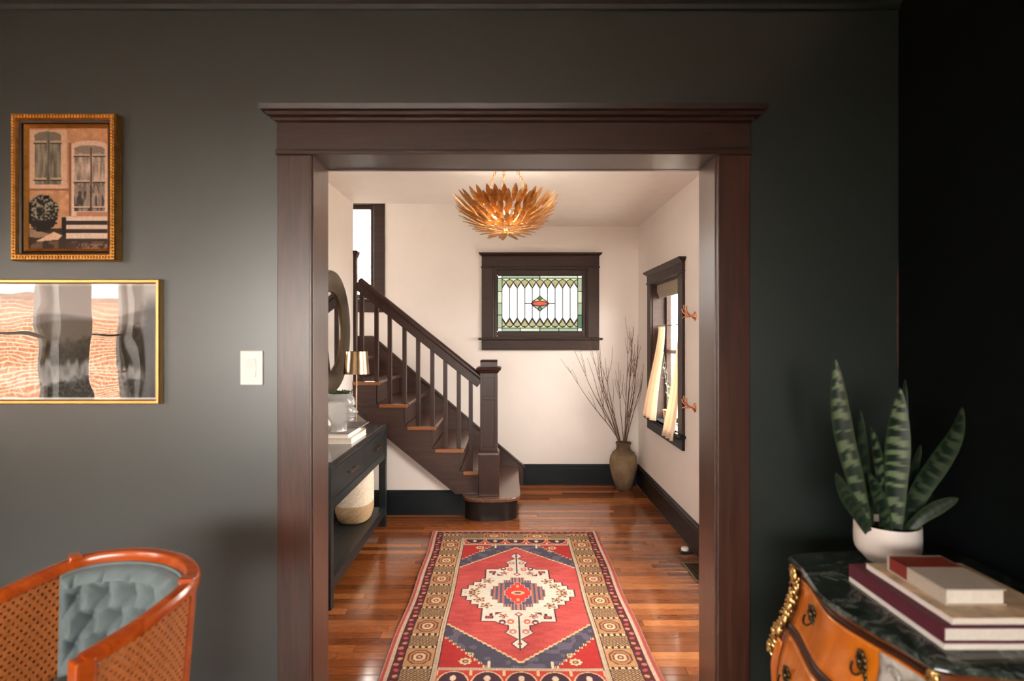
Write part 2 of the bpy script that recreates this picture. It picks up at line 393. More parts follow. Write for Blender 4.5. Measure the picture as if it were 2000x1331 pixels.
nb = thing('neighbour_house', (-9.2, 0, -.65), 'low brick house outside the left windows with pale roof', 'house')
MB().box(-13, -9.2, -19, 4, -.65, 2.15).build('wall', 'brick', nb)
MB().prism([(-13.4, 2.15), (-8.8, 2.15), (-8.8, 2.25), (-11.1, 3.2), (-13.4, 2.25)], 'y', -19.3, 4.3).build('roof', 'roof', nb)
for y in (-15.5, -11.2, -5.0, 1.6):
    ww = MB().box(-9.21, -9.18, y, y + .9, .2, 1.5).build('window', 'plastic', nb); MB().box(-9.20, -9.18, y + .07, y + .83, .27, 1.43).build('pane', 'glass', ww)

# ------------------------------------------------------------------ the setting: hall
wall_y('wall_hall_front', 'white', HL - .2, HR + .2, 0, HC, 2.22, HY, [(JL - .02, JR + .02, 0, JH + .02)])
W2 = (4.17, 4.98, .69, 1.834)
wall_x('wall_hall_right', 'white', HY, HB + .16, 0, HC, HR, HR + .16, [W2, (2.42, 3.24, 0, 2.05)])
wall_x('wall_hall_left', 'white', HY, SY, 0, HC, HL - .1, HL)
W1 = (-.155, .735, 1.375, 2.030); W3 = (-1.93, -1.27, 1.74, 2.64)
wall_y('wall_hall_back', 'white', -2.3, HR, 0, 4.4, HB, HB + .16, [W1, W3])
WX = -.12                                                     # right edge of the stairwell opening
mb = MB().box(HL - .1, HR + .16, HY, SY, HC, HC + .3); mb.box(WX, HR + .16, SY, HB, HC, HC + .3)
struct(mb, 'ceiling_hall', 'ceil')
struct(MB().box(-2.3, WX + .1, SY - .1, HB + .1, 4.4, 4.5), 'ceiling_stairwell', 'ceil')
struct(MB().box(WX, WX + .1, SY, HB, HC + .3, 4.4), 'wall_stairwell_right', 'white')
struct(MB().box(-2.3, WX + .1, SY - .1, SY, HC + .3, 4.4), 'wall_stairwell_front', 'white')
struct(MB().box(-2.4, -2.3, SY - .1, HB + .1, 0, 4.4), 'wall_landing_left', 'white')
struct(MB().box(-2.3, HL - .1, SY - .1, SY, 0, HC + .3), 'wall_landing_front', 'white')
struct(MB().prism([(HL - .1, 0), (-.22, 0), (-.22, .05), (-.24, .08), (-1.31, .93)], 'y', 4.60, 4.66), 'wall_under_stair', 'white')

def skirting(name, mat, poly2, axis, lo, hi):
    struct(MB().prism(poly2, axis, lo, hi), name, mat)
def bprof(d, sgn): return [(d, 0), (d + sgn*.022, 0), (d + sgn*.022, .150), (d + sgn*.018, .158), (d + sgn*.018, .172), (d + sgn*.010, .182), (d + sgn*.006, .190), (d, .190)]
skirting('baseboard_hall_back', 'base', bprof(HB, -1), 'x', .13, HR)
skirting('baseboard_hall_right', 'basewood', bprof(HR, -1), 'y', 3.345, HB - .022)
skirting('baseboard_hall_left', 'base', bprof(HL, 1), 'y', HY, SY)
skirting('baseboard_under_stair', 'base', bprof(4.60, -1), 'x', HL - .02, -.335)

# unseen glazed door added on the hall's right wall to bring in more daylight
dr = setting('added_door_1', (HR, 2.83, 0)); dr['label'] = 'unseen dark front door with a tall glass pane, added to light the hall'
y0, y1 = 2.44, 3.22; d_ = MB()
d_.box(HR + .05, HR + .09, y0, y0 + .10, .006, 2.03); d_.box(HR + .05, HR + .09, y1 - .10, y1, .006, 2.03); d_.box(HR + .05, HR + .09, y0 + .10, y1 - .10, .006, .50); d_.box(HR + .05, HR + .09, y0 + .10, y1 - .10, 1.92, 2.03)
d_.build('door_slab', 'trim', dr, bevel=.003)
MB().box(HR + .066, HR + .072, y0 + .10, y1 - .10, .50, 1.92).build('pane', 'glass', dr)
j = MB(); j.box(HR, HR + .15, 2.42, 2.44, 0, 2.05); j.box(HR, HR + .15, 3.22, 3.24, 0, 2.05); j.box(HR, HR + .15, 2.44, 3.22, 2.03, 2.05); j.build('jamb', 'trim', dr)
for a, b_ in ((2.32, 2.42), (3.24, 3.34)): MB().box(HR - .02, HR, a, b_, 0, 2.05).build('side_casing', 'trim', dr, bevel=.003)
MB().box(HR - .024, HR, 2.31, 3.35, 2.05, 2.17).build('header_board', 'trim', dr, bevel=.003)
MB().ball((HR + .02, 2.50, 1.0), (.028, .028, .028), 16, 10).tube([(HR + .02, 2.50, 1.0), (HR + .052, 2.50, 1.0)], .010, 10).build('door_knob', 'brass', dr, smooth=True)

# floorboards, one by one
fl = setting('floor_hall', (0, HY, 0)); fl['label'] = 'glossy red brown strip wood floor of the hall'
M['subfloor'] = plain('dark_board_gap', (.02, .008, .004), .8)
MB().box(HL - 1.1, HR + .16, FY, HB + .1, -.12, -.016).build('subfloor', 'subfloor', fl)
m, nt, b = new_mat('red_brown_floorboard'); setp(b, (.3,.1,.03), .2, 0, .35, .5, coatr=.12)
oi = nt.nodes.new('ShaderNodeObjectInfo')
v = coords(nt, (2.2, 1.2, 1), rand=True); g = noise(nt, v, 6, 6, .65, .6)
c1 = ramp(nt, oi.outputs['Random'], [(0, (.155, .045, .012)), (.45, (.245, .076, .021)), (.8, (.34, .115, .034)), (1, (.42, .165, .055))])
c2 = ramp(nt, g, [(.3, (.62, .55, .5)), (.7, (1.25, 1.2, 1.15))])
mx = nt.nodes.new('ShaderNodeMix'); mx.data_type = 'RGBA'; mx.blend_type = 'MULTIPLY'; mx.inputs[0].default_value = 1
nt.links.new(c1, mx.inputs[6]); nt.links.new(c2, mx.inputs[7]); nt.links.new(mx.outputs[2], b.inputs['Base Color'])
nt.links.new(ramp(nt, noise(nt, coords(nt, rand=True), 3), [(.3, (.10,)*3), (.7, (.20,)*3)]), b.inputs['Roughness'])
bump(nt, b, noise(nt, coords(nt, (.6, .05, 1), rand=True), 9, 2), .06, .004)
M['plank'] = m
e = .02
unit = MB().rings([[(-.5, -.5, -1), (.5, -.5, -1), (.5, .5, -1), (-.5, .5, -1)], [(-.5, -.5, -.1), (.5, -.5, -.1), (.5, .5, -.1), (-.5, .5, -.1)],
                   [(-.499, -.5 + e, 0), (.499, -.5 + e, 0), (.499, .5 - e, 0), (-.499, .5 - e, 0)]]).build('plank', 'plank', fl, local=True)
unit_used = False; rnd = random.Random(11); PWD = .0585; y = FY + .002
while y < HB - .005:
    x = HL + .022 - rnd.uniform(0, .7) if y > HY else JL; xe = HR - .022 if y > HY else JR
    while x < xe:
        L = rnd.uniform(.45, 1.35); a = max(x, HL + .003 if y > HY else JL); b_ = min(x + L, xe)
        if xe - b_ < .2: b_ = xe
        if b_ - a > .03:
            o = unit if not unit_used else child(unit, 'plank', fl); unit_used = True
            d = min(PWD, HB - y)
            o.location = ((a + b_) / 2, y + d / 2 - HY, rnd.uniform(-.0004, .0004)); o.scale = (b_ - a - .0008, d - .0008, .015)
        x = b_ if b_ == xe else x + L
    y += PWD

# ------------------------------------------------------------------ leaded window in the back wall
def trim_back(win, x0, x1, z0, z1, cw, hz, cap, apron, mat='wintrim'):
    """casing on the back wall around the hole x0..x1, z0..z1"""
    Y = HB
    MB().box(x0 - cw, x0, Y - .02, Y, z0, z1).build('side_casing', mat, win, bevel=.002)
    MB().box(x1, x1 + cw, Y - .02, Y, z0, z1).build('side_casing', mat, win, bevel=.002)
    MB().box(x0 - cw - .008, x1 + cw + .008, Y - .03, Y, z1, z1 + .014).build('bead', mat, win, bevel=.004)
    MB().box(x0 - cw, x1 + cw, Y - .022, Y, z1 + .014, hz).build('header_board', mat, win, bevel=.002)
    MB().stack(x0 - cw, x1 + cw, Y - .022, Y, [(hz - .004, 0), (hz + .004, .006), (hz + .012, .018), (hz + .02, .024), (hz + .03, .027)], back=False).build('cap_moulding', mat, win)
    MB().box(x0 - cw - .03, x1 + cw + .03, Y - .055, Y, z0 - .02, z0).build('stool', mat, win, bevel=.006)
    MB().box(x0 - cw, x1 + cw, Y - .02, Y, apron, z0 - .02).build('apron', mat, win, bevel=.003)
    MB().box(x0 - cw, x1 + cw, Y - .028, Y, apron, apron + .016).build('apron_bead', mat, win, bevel=.003)
    j = MB(); j.box(x0, x0 + .015, Y, Y + .15, z0, z1); j.box(x1 - .015, x1, Y, Y + .15, z0, z1); j.box(x0 + .015, x1 - .015, Y, Y + .15, z1 - .015, z1); j.box(x0 + .015, x1 - .015, Y, Y + .15, z0, z0 + .015)
    j.build('jamb', mat, win)
w1 = setting('window_1', (.29, HB, 1.375)); w1['label'] = 'leaded stained glass window with a red jewel in the back wall'
trim_back(w1, *W1, .105, 2.142, 0, 1.258)
for dx in (0, .02): MB().box(W1[0] + .002 + dx, W1[0] + .01 + dx, HB - .006 + dx * .6, HB + .012, W1[2], W1[3]).build('stop_moulding', 'trim', w1, bevel=.003)
gx0, gx1, gz0, gz1 = -.115, .690, 1.432, 1.966; GY = HB + .045
s = MB(); x0, x1, z0, z1 = W1[0] + .015, W1[1] - .015, W1[2] + .015, W1[3] - .015
s.box(x0, gx0, GY - .03, GY + .02, z0, z1); s.box(gx1, x1, GY - .03, GY + .02, z0, z1); s.box(gx0, gx1, GY - .03, GY + .02, z0, gz0); s.box(gx0, gx1, GY - .03, GY + .02, gz1, z1)
s.build('sash', 'wintrim', w1, bevel=.003)
def gp(zx, zy):                                             # measured on a close view of the window (340..1265 by 375..985)
    return (lerp(gx0, gx1, (zx - 340) / 925), lerp(gz1, gz0, (zy - 375) / 610))
cames = []
def pane(pts, mat):
    q = [gp(*p) for p in pts]
    MB().prism(q, 'y', GY - .002, GY + .002).build('pane', mat, w1); cames.append(q)
rnd = random.Random(5)
fx0, fx1, fy0, fy1 = 392, 1215, 405, 945; nb_ = 10; cw_ = (fx1 - fx0) / nb_
bx = [fx0 + cw_ * i for i in range(nb_ + 1)]
jc = (803, 680)
for i in range(nb_):
    a, c = bx[i], bx[i+1]; m_ = (a + c) / 2; q = cw_ / 4
    top = [(a, 515), (a + q * .8, 480), (m_, 450), (c - q * .8, 480), (c, 515)]; bot = [(c, 845), (c - q * .8, 880), (m_, 908), (a + q * .8, 880), (a, 845)]
    if i in (3, 6):
        pane(top + [(c, 680), (a, 680)], 'gl_clear'); pane([(a, 680), (c, 680)] + bot, 'gl_clear')
    elif i == 4:
        pane(top + [(c, 595), (778, 622), (a + 4, 655), (a, 660)], 'gl_clear'); pane([(a, 700), (778, 740), (c, 765)] + bot, 'gl_clear')
    elif i == 5:
        pane(top + [(c, 660), (828, 622), (a, 595)], 'gl_clear'); pane([(a, 765), (828, 740), (c, 700)] + bot, 'gl_clear')
    else: pane(top + bot, 'gl_clear')
    pane([(a, 405), (c, 405), (c, 420), (m_ + q * .7, 428), (m_, 450), (m_ - q * .7, 428), (a, 420)], 'gl_pale'); pane([(a, 930), (m_ - q * .7, 926), (m_, 908), (m_ + q * .7, 926), (c, 930), (c, 945), (a, 945)], 'gl_pale')
for i in range(nb_ + 1):
    b0 = bx[i]; h = cw_ / 2; q = cw_ / 4
    up = [(b0, 420), (b0 + q * 1.3, 428), (b0 + h, 450), (b0 + q * 1.2, 480), (b0, 515), (b0 - q * 1.2, 480), (b0 - h, 450), (b0 - q * 1.3, 428)]
    cl = lambda P_: [(min(max(x, fx0), fx1), y) for x, y in P_]
    if i == 0: up = [p for p in up if p[0] >= b0]
    if i == nb_: up = [p for p in up if p[0] <= b0]
    pane(up, 'gl_olive'); pane([(x, 1355 - y - (5 if y > 440 else 0)) for x, y in up][::-1], 'gl_olive')
# border
for (a, c, y0, y1) in ((392, 803, 378, 405), (803, 1215, 378, 405), (392, 590, 945, 982), (590, 803, 945, 982), (803, 1010, 945, 982), (1010, 1215, 945, 982)):
    pane([(a, y0), (c, y0), (c, y1), (a, y1)], rnd.choice(['gl_green', 'gl_pale', 'gl_green']))
for x0_, x1_ in ((343, 392), (1215, 1262)):
    for y0, y1, mt in ((378, 405, 'gl_clear'), (405, 550, 'gl_green'), (550, 675, 'gl_pale'), (675, 805, 'gl_green'), (805, 945, 'gl_deep' if x0_ > 800 else 'gl_green'), (945, 982, 'gl_clear')):
        pane([(x0_, y0), (x1_, y0), (x1_, y1), (x0_, y1)], mt)
pane([(803, 595), (830, 622), (803, 645), (776, 622)], 'gl_deep'); pane([(803, 765), (830, 740), (803, 712), (776, 740)], 'gl_deep')
pane([(705, 680), (745, 662), (803, 652), (861, 662), (905, 680), (861, 700), (803, 708), (745, 700)], 'gl_red')
pane([(705, 680), (776, 622), (803, 645), (803, 652), (745, 662)], 'gl_amber'); pane([(905, 680), (861, 662), (803, 652), (803, 645), (830, 622)], 'gl_amber')
pane([(705, 680), (745, 700), (803, 708), (803, 712), (776, 740)], 'gl_green'); pane([(905, 680), (830, 740), (803, 712), (803, 708), (861, 700)], 'gl_green')
cm = MB()
for q in cames:
    for (ax, az), (bx_, bz) in zip(q, q[1:] + q[:1]):
        if math.hypot(ax - bx_, az - bz) > .002: cm.tube([(ax, GY, az), (bx_, GY, bz)], .0040, 5)
cm.build('lead_came', 'lead', w1, recalc=False)

# ------------------------------------------------------------------ stair landing window
w3 = setting('window_3', (-1.6, HB, 1.74)); w3['label'] = 'tall dark framed window above the stair landing'
x0, x1, z0, z1 = W3
for a, b_ in ((x0 - .10, x0), (x1, x1 + .10)): MB().box(a, b_, HB - .02, HB, z0 - .0, z1).build('side_casing', 'wintrim', w3, bevel=.003)
MB().box(x0 - .10, x1 + .10, HB - .022, HB, z1, z1 + .12).build('header_board', 'wintrim', w3, bevel=.002)
MB().box(x0 - .13, x1 + .104, HB - .05, HB, z0 - .025, z0).build('stool', 'wintrim', w3, bevel=.005)
MB().box(x0 - .10, x1 + .10, HB - .02, HB, 1.615, z0 - .025).build('apron', 'wintrim', w3, bevel=.003)
j = MB(); j.box(x0, x0 + .012, HB, HB + .15, z0, z1); j.box(x1 - .012, x1, HB, HB + .15, z0, z1); j.box(x0 + .012, x1 - .012, HB, HB + .15, z1 - .012, z1); j.box(x0 + .012, x1 - .012, HB, HB + .15, z0, z0 + .012); j.build('jamb', 'wintrim', w3)
frame_y(w3, x0 + .012, x1 - .012, z0 + .012, z1 - .012, HB + .05, HB + .09, .035, 'wintrim')

# ------------------------------------------------------------------ window in the right wall of the hall
w2 = setting('window_2', (HR, 4.575, .69)); w2['label'] = 'sunlit window with cafe curtains in the right wall of the hall'
y0, y1, z0, z1 = W2; X = HR
for a, b_ in ((y0 - .112, y0), (y1, y1 + .112)): MB().box(X - .02, X, a, b_, z0, z1).build('side_casing', 'wintrim', w2, bevel=.003)
MB().box(X - .03, X, y0 - .12, y1 + .12, z1, z1 + .014).build('bead', 'wintrim', w2, bevel=.004)
MB().box(X - .022, X, y0 - .112, y1 + .112, z1 + .014, z1 + .076).build('header_board', 'wintrim', w2, bevel=.002)
lev = [(z1 + .072, 0), (z1 + .08, .008), (z1 + .088, .02), (z1 + .098, .028), (z1 + .106, .03)]
MB().rings([[(X - .022 - o, y0 - .112 - o, z), (X, y0 - .112 - o, z), (X, y1 + .112 + o, z), (X - .022 - o, y1 + .112 + o, z)] for z, o in lev]).build('cap_moulding', 'wintrim', w2)
MB().box(X - .045, X + .10, y0 + .002, y1 - .002, z0 - .0, z0 + .018).box(X - .045, X, y0 - .14, y1 + .14, z0 - .004, z0 + .018).build('stool', 'base', w2, bevel=.005)
MB().box(X - .02, X, y0 - .112, y1 + .112, z0 - .09, z0 - .004).build('apron', 'base', w2, bevel=.003)
j = MB(); j.box(X, X + .15, y0, y0 + .014, z0, z1); j.box(X, X + .15, y1 - .014, y1, z0, z1); j.box(X, X + .15, y0 + .014, y1 - .014, z1 - .014, z1); j.build('jamb', 'wintrim', w2)
frame_x(w2, y0 + .014, y1 - .014, z0 + .018, z1 - .014, X + .105, X + .145, .04, 'wintrim', nz=2)
# ------------------------------------------------------------------ staircase
GO, RI = .2155, .1735
nose = lambda n: -.14 - GO * (n - 2)                          # x of the front edge of tread n
st = thing('staircase', (-.6, SY, 0), 'dark walnut staircase climbing along the back wall to a landing', 'staircase')
# bullnose bottom step
def dshape(x0, x1, yf, yb, dep, n=18):
    c = (x0 + x1) / 2; hw = (x1 - x0) / 2
    p = [(c + hw * math.copysign(abs(math.cos(a)) ** .62, math.cos(a)), yf + dep - dep * abs(math.sin(a)) ** .75) for a in [PI * i / n for i in range(n + 1)]]
    return p + [(x0, yb), (x1, yb)]
MB().prism(dshape(-.345, .065, 4.425, HB - .01, .17), 'z', 0, RI - .028).build('bottom_riser', 'basewood', st, smooth=True)
MB().prism(dshape(-.365, .085, 4.395, HB - .01, .19), 'z', RI - .028, RI).build('bullnose_tread', 'tread', st, smooth=True, bevel=.006)
slope = RI / GO
def low(x): return .171 - (x + .412) * .815                  # lower edge of the stair face
for n in range(2, 8):
    xf = nose(n); z = RI * n; xb = xf - GO - .03
    t_ = MB().box(xb, xf, SY + .002, HB - .02, z - .028, z).build('tread', 'tread', st, bevel=.008)
    MB().box(xf - GO - .004, xf + .004, SY - .026, SY + .001, z - .030, z + .0005).build('nosing_return', 'nosing', st, bevel=.008)
    MB().box(xf - .012, xf + .008, SY + .002, HB - .02, z - .029, z + .0006).build('front_nosing', 'tread', st, bevel=.008)
    MB().box(xf - .05, xf - .030, SY + .004, HB - .02, z - RI, z - .028).build('riser', 'stair', st)
MB().box(nose(8) - .05, nose(8) - .03, SY + .004, HB - .02, RI * 7, RI * 8 - .03).build('riser', 'stair', st)
MB().box(-2.28, nose(8), SY + .004, HB - .02, RI * 8 - .03, RI * 8).build('landing', 'tread', st)
# stepped stair face (closed string)
pts = []
for n in range(2, 8):
    xf = nose(n) - .03
    pts += [(xf, RI * (n - 1)), (xf, RI * n - .029)]
pts = [(-.20, .174)] + pts[1:] + [(nose(8) - .03, RI * 7 - .029)]
poly_ = [(-.20, .174)] + [(nose(2) - .03, .174)] + pts[1:] + [(nose(8) - .03, low(nose(8) - .03)), (-.415, .174)]
MB().prism(poly_, 'y', SY - .014, SY + .03).build('stair_face', 'stair', st)
MB().prism([(-.415, .174), (-.385, .174), (-1.40, .174 + (1.40 - .385) * .815), (-1.40, .174 + (1.40 - .415) * .815)], 'y', SY - .020, SY - .010).build('lower_bead', 'stair', st)
# wall skirt along the back wall
sk = [(.13, .0), (.13, .164), (-1.28, 1.376), (-2.28, 1.376), (-2.28, .9), (-1.2, .5), (-.3, 0)]
MB().prism(sk, 'y', HB - .022, HB - .001).build('wall_skirt', 'stair', st)
MB().prism([(.145, .150), (.145, .174), (-1.275, 1.394), (-2.28, 1.394), (-2.28, 1.370), (-1.285, 1.370)], 'y', HB - .034, HB - .001).build('skirt_cap', 'stair', st, bevel=.004)
# newel post at the foot
NX, NY = -.158, 4.556
nw = MB().box(NX - .079, NX + .079, NY - .079, NY + .079, RI, .490).build('newel_base', 'stairz', st, bevel=.004)
MB().stack(NX - .066, NX + .066, NY - .066, NY + .066, [(.488, .014), (.502, .012), (.512, .004), (.520, 0)]).build('base_moulding', 'stairz', nw)
sh = MB().box(NX - .057, NX + .057, NY - .057, NY + .057, .515, 1.112).build('newel_shaft', 'stairz', st)
s = MB()
for sx in (-1, 1):
    for sy in (-1, 1):
        s.box(*sorted((NX + sx * .066, NX + sx * .044)), *sorted((NY + sy * .066, NY + sy * .044)), .515, 1.112)
s.build('corner_stile', 'stairz', sh, bevel=.002)
for za, zb in ((.515, .545), (.905, .935), (1.075, 1.112)):
    s = MB().box(NX - .044, NX + .044, NY - .0655, NY - .05, za, zb); s.box(NX - .044, NX + .044, NY + .05, NY + .0655, za, zb)
    s.box(NX - .0655, NX - .05, NY - .044, NY + .044, za, zb); s.box(NX + .05, NX + .0655, NY - .044, NY + .044, za, zb)
    s.build('rail', 'stairz', sh, bevel=.002)
MB().stack(NX - .066, NX + .066, NY - .066, NY + .066, [(1.108, .002), (1.116, .010), (1.126, .014), (1.134, .026), (1.148, .030), (1.154, .022), (1.157, .004)]).build('newel_cap', 'stairz', st)
MB().stack(NX - .064, NX + .064, NY - .064, NY + .064, [(1.154, 0), (1.194, 0), (1.202, .003), (1.208, -.004)]).build('newel_block', 'stairz', st)
# upper newel
ux0, ux1 = -1.245, -1.19
un = MB().box(ux0, ux1, SY + .002, SY + .058, RI * 5.6, 2.005).build('upper_newel', 'stairz', st, bevel=.003)
MB().stack(ux0, ux1, SY + .004, SY + .056, [(2.000, .0), (2.010, .006), (2.030, .012), (2.038, .015), (2.052, .015), (2.060, .0)]).build('upper_newel_cap', 'stairz', un)
# handrail
def rail(x): return 1.036 - (x + .226) * .800
ang = math.atan(.8)
a, b_ = Vector((-.222, NY, rail(-.222))), Vector((ux1 + .004, SY + .03, rail(ux1 + .004)))
cap = [(-.030, .018), (-.034, .030), (-.030, .044), (-.016, .053), (0, .056), (.016, .053), (.030, .044), (.034, .030), (.030, .018)]
sub = [(-.019, -.045), (-.019, .018), (.019, .018), (.019, -.045)]
hr = MB().sweep([a, b_], cap, (0,0,1)).build('handrail', 'stairz', st, smooth=True)
MB().sweep([a, b_], sub, (0,0,1)).build('sub_rail', 'stairz', hr, bevel=.004)
# balusters
for i, px in enumerate((919, 895.5, 869, 843.5, 815.7, 789, 760, 734, 705)):
    x = (px - CX) / 252.2; n = 2 + (i + 1) // 2
    zt = rail(x) - .045 / math.cos(ang) + .012
    MB().box(x - .0155, x + .0155, SY + .012, SY + .043, RI * n, zt).build('baluster', 'stairz', st, bevel=.002)

# ------------------------------------------------------------------ chandelier
cc = P(988, 455, 3.40); R0, H0, SA = .245, .165, 1.25
ch = thing('chandelier', (cc.x, cc.y, HC), 'gold leaf bowl chandelier hanging on three chains in the hall', 'chandelier')
def bowl(s): a = s * SA; return R0 * math.sin(a) / math.sin(SA), H0 * (1 - math.cos(a)) / (1 - math.cos(SA))
def leafmesh(L, W):
    mb = MB(); n = 7; rs = []
    for i in range(n + 1):
        t = i / n; w_ = W * (math.sin(PI * min(1, .06 + .94 * t) ** 1.15) ** .9) + .0012; w_ = max(w_, .0012)
        z_ = .018 * t * t
        rs.append([(L * t, -w_, z_ + .0035 * w_ / W), (L * t, 0, z_ - .0015), (L * t, w_, z_ + .0035 * w_ / W), (L * t, 0, z_ + .0012)])
    return mb.rings(rs)
leaf0 = leafmesh(.108, .0150).build('leaf', 'leafgold', ch, smooth=True, local=True); used = False; rnd = random.Random(2)
for row, (s_, n_) in enumerate(((.04, 7), (.15, 12), (.26, 18), (.37, 24), (.48, 28), (.59, 31), (.70, 34), (.80, 36), (.88, 36))):
    for k in range(n_):
        th = 2 * PI * (k + .5 * (row % 2)) / n_ + rnd.uniform(-.04, .04)
        r, z = bowl(s_); r2, z2 = bowl(min(1.2, s_ + .05))
        tx = Vector((r2 - r, 0, z2 - z)).normalized()
        nrm = Vector((tx.z, 0, -tx.x))                          # outward and down
        tilt = rnd.uniform(.05, .20) if row > 0 else .15
        d = (tx * math.cos(tilt) + nrm * math.sin(tilt)).normalized(); nn = Vector((d.z, 0, -d.x))
        Rz = Matrix.Rotation(th, 4, 'Z')
        mt = Matrix.Identity(4)
        for i_, v_ in enumerate((d, Vector((0, 0, 1)).cross(d).normalized() * -1, nn)):
            for j_ in range(3): mt[j_][i_] = v_[j_]
        mt.col[1][0:3] = (Vector(nn).cross(d))[:]
        loc = Matrix.Translation((0, 0, cc.z - HC)) @ Rz @ Matrix.Translation((r, 0, z)) @ mt
        o = leaf0 if not used else child(leaf0, 'leaf', ch); used = True
        o.matrix_local = loc
MB().lathe([(.012, -.012), (.02, -.004), (.022, .006), (.012, .02)], 14, cc).build('bottom_finial', 'leafgold', ch, smooth=True)
for s_ in (.35, .75):
    r, z = bowl(s_)
    MB().tube([(cc.x + (r - .008) * math.cos(2*PI*i/40), cc.y + (r - .008) * math.sin(2*PI*i/40), cc.z + z + .006) for i in range(40)], .003, 6, closed=True).build('ring', 'leafgold', ch)
fr = MB()
for k in range(8):
    th = 2 * PI * k / 8
    fr.tube([(cc.x + bowl(s_)[0] * .97 * math.cos(th), cc.y + bowl(s_)[0] * .97 * math.sin(th), cc.z + bowl(s_)[1] + .006) for s_ in [i * .125 for i in range(8)]], .0025, 5)
fr.build('rib_frame', 'leafgold', ch)
MB().lathe([(.06, HC - .03), (.062, HC - .01), (.065, HC - .0005)], 24, (cc.x, cc.y, 0)).build('ceiling_canopy', 'leafgold', ch, smooth=True)
link = MB().tube([(.007 * math.cos(2*PI*i/12), 0, (.0125 * math.sin(2*PI*i/12))) for i in range(12)], .0019, 5, closed=True)
for k, th in enumerate((2.75, 1.75, -.15)):
    r, z = bowl(.82)
    a = Vector((cc.x + r * .80 * math.cos(th), cc.y + r * .80 * math.sin(th), cc.z + z)); b_ = Vector((cc.x + .045 * math.cos(th), cc.y + .045 * math.sin(th), HC - .025))
    cn = MB(); L = (b_ - a).length; nl = int(L / .0185); dirv = (b_ - a).normalized()
    q = dirv.to_track_quat('Z', 'Y')
    for i in range(nl):
        qq = q @ Matrix.Rotation(PI / 2 * (i % 2), 4, 'Z').to_quaternion(); c0 = a + (b_ - a) * ((i + .5) / nl)
        cn.add([tuple(c0 + qq @ Vector(p)) for p in link.v], link.f)
    cn.build('chain', 'leafgold', ch, recalc=False)

# three lit bulbs inside the bowl
m, nt, b = new_mat('warm_lit_bulb'); setp(b, (1, .9, .75), .3); b.inputs['Emission Color'].default_value = (1, .86, .68, 1); b.inputs['Emission Strength'].default_value = 1.6; M['bulb'] = m
for k in range(3):
    a = 2.1 * k + .6; p = Vector((cc.x + .07 * math.cos(a), cc.y + .07 * math.sin(a), cc.z + .105))
    MB().ball(p, (.019, .019, .025), 14, 9).build('bulb', 'bulb', ch, smooth=True)
    MB().lathe([(.011, -.060), (.012, -.028), (.010, -.018)], 12, p).build('lamp_holder', 'leafgold', ch, smooth=True)
    d = bpy.data.lights.new('bulb_light', 'POINT'); d.energy = 1.0; d.color = (1, .90, .76); d.shadow_soft_size = .028
    o = bpy.data.objects.new('bulb_light', d); COL.objects.link(o); o.parent = ch; o.location = p - ch.location + Vector((0, 0, .055))
# ------------------------------------------------------------------ console table and what stands on it
TX0, TX1, TY0, TY1, TZ = HL + .005, -.905, 2.985, 4.35, .755
ct = thing('console_table', ((TX0 + TX1) / 2, (TY0 + TY1) / 2, 0), 'black stained wooden console table with two drawers under the round mirror', 'table')
MB().box(TX0, TX1, TY0, TY1, TZ - .035, TZ).build('tabletop', 'console_top', ct, bevel=.003)
for x in (TX0, TX1 - .05):
    for y in (TY0, TY1 - .05): MB().box(x, x + .05, y, y + .05, 0, TZ - .035).build('leg', 'console', ct, bevel=.003)
MB().box(TX0 + .05, TX1 - .022, TY0 + .01, TY0 + .028, .50, TZ - .035).build('end_apron', 'console', ct)
MB().box(TX0 + .05, TX1 - .022, TY1 - .028, TY1 - .01, .50, TZ - .035).build('end_apron', 'console', ct)
MB().box(TX0, TX0 + .015, TY0 + .05, TY1 - .05, .50, TZ - .035).build('back_panel', 'console', ct)
MB().box(TX0 + .016, TX1 - .024, TY0 + .05, TY1 - .05, .535, .55).build('drawer_floor', 'console', ct)
MB().box(TX1 - .024, TX1 - .004, TY0 + .05, TY1 - .05, .50, .55).build('front_rail', 'console', ct, bevel=.002)
MB().box(TX1 - .024, TX1 - .004, TY0 + .05, TY1 - .05, TZ - .047, TZ - .035).build('front_rail', 'console', ct)
MB().box(TX1 - .024, TX1 - .004, 3.655, 3.68, .55, TZ - .047).build('divider', 'console', ct)
for ya, yb in ((TY0 + .053, 3.652), (3.683, TY1 - .053)):
    d = MB().box(TX1 - .022, TX1 - .003, ya, yb, .553, TZ - .050).build('drawer', 'console', ct, bevel=.004)
    yc = (ya + yb) / 2; h_ = MB().box(TX1 + .022, TX1 + .030, yc - .085, yc + .085, .632, .642)
    h_.box(TX1 - .004, TX1 + .026, yc - .065, yc - .056, .633, .641); h_.box(TX1 - .004, TX1 + .026, yc + .056, yc + .065, .633, .641)
    h_.build('handle', 'brass', d, bevel=.001)
MB().box(TX0 + .002, TX1 - .004, TY0 + .052, TY1 - .052, .115, .145).build('lower_shelf', 'console', ct, bevel=.003)
MB().box(TX1 - .048, TX1 - .002, TY0 + .05, TY1 - .05, .085, .148).build('shelf_rail', 'console', ct, bevel=.003)

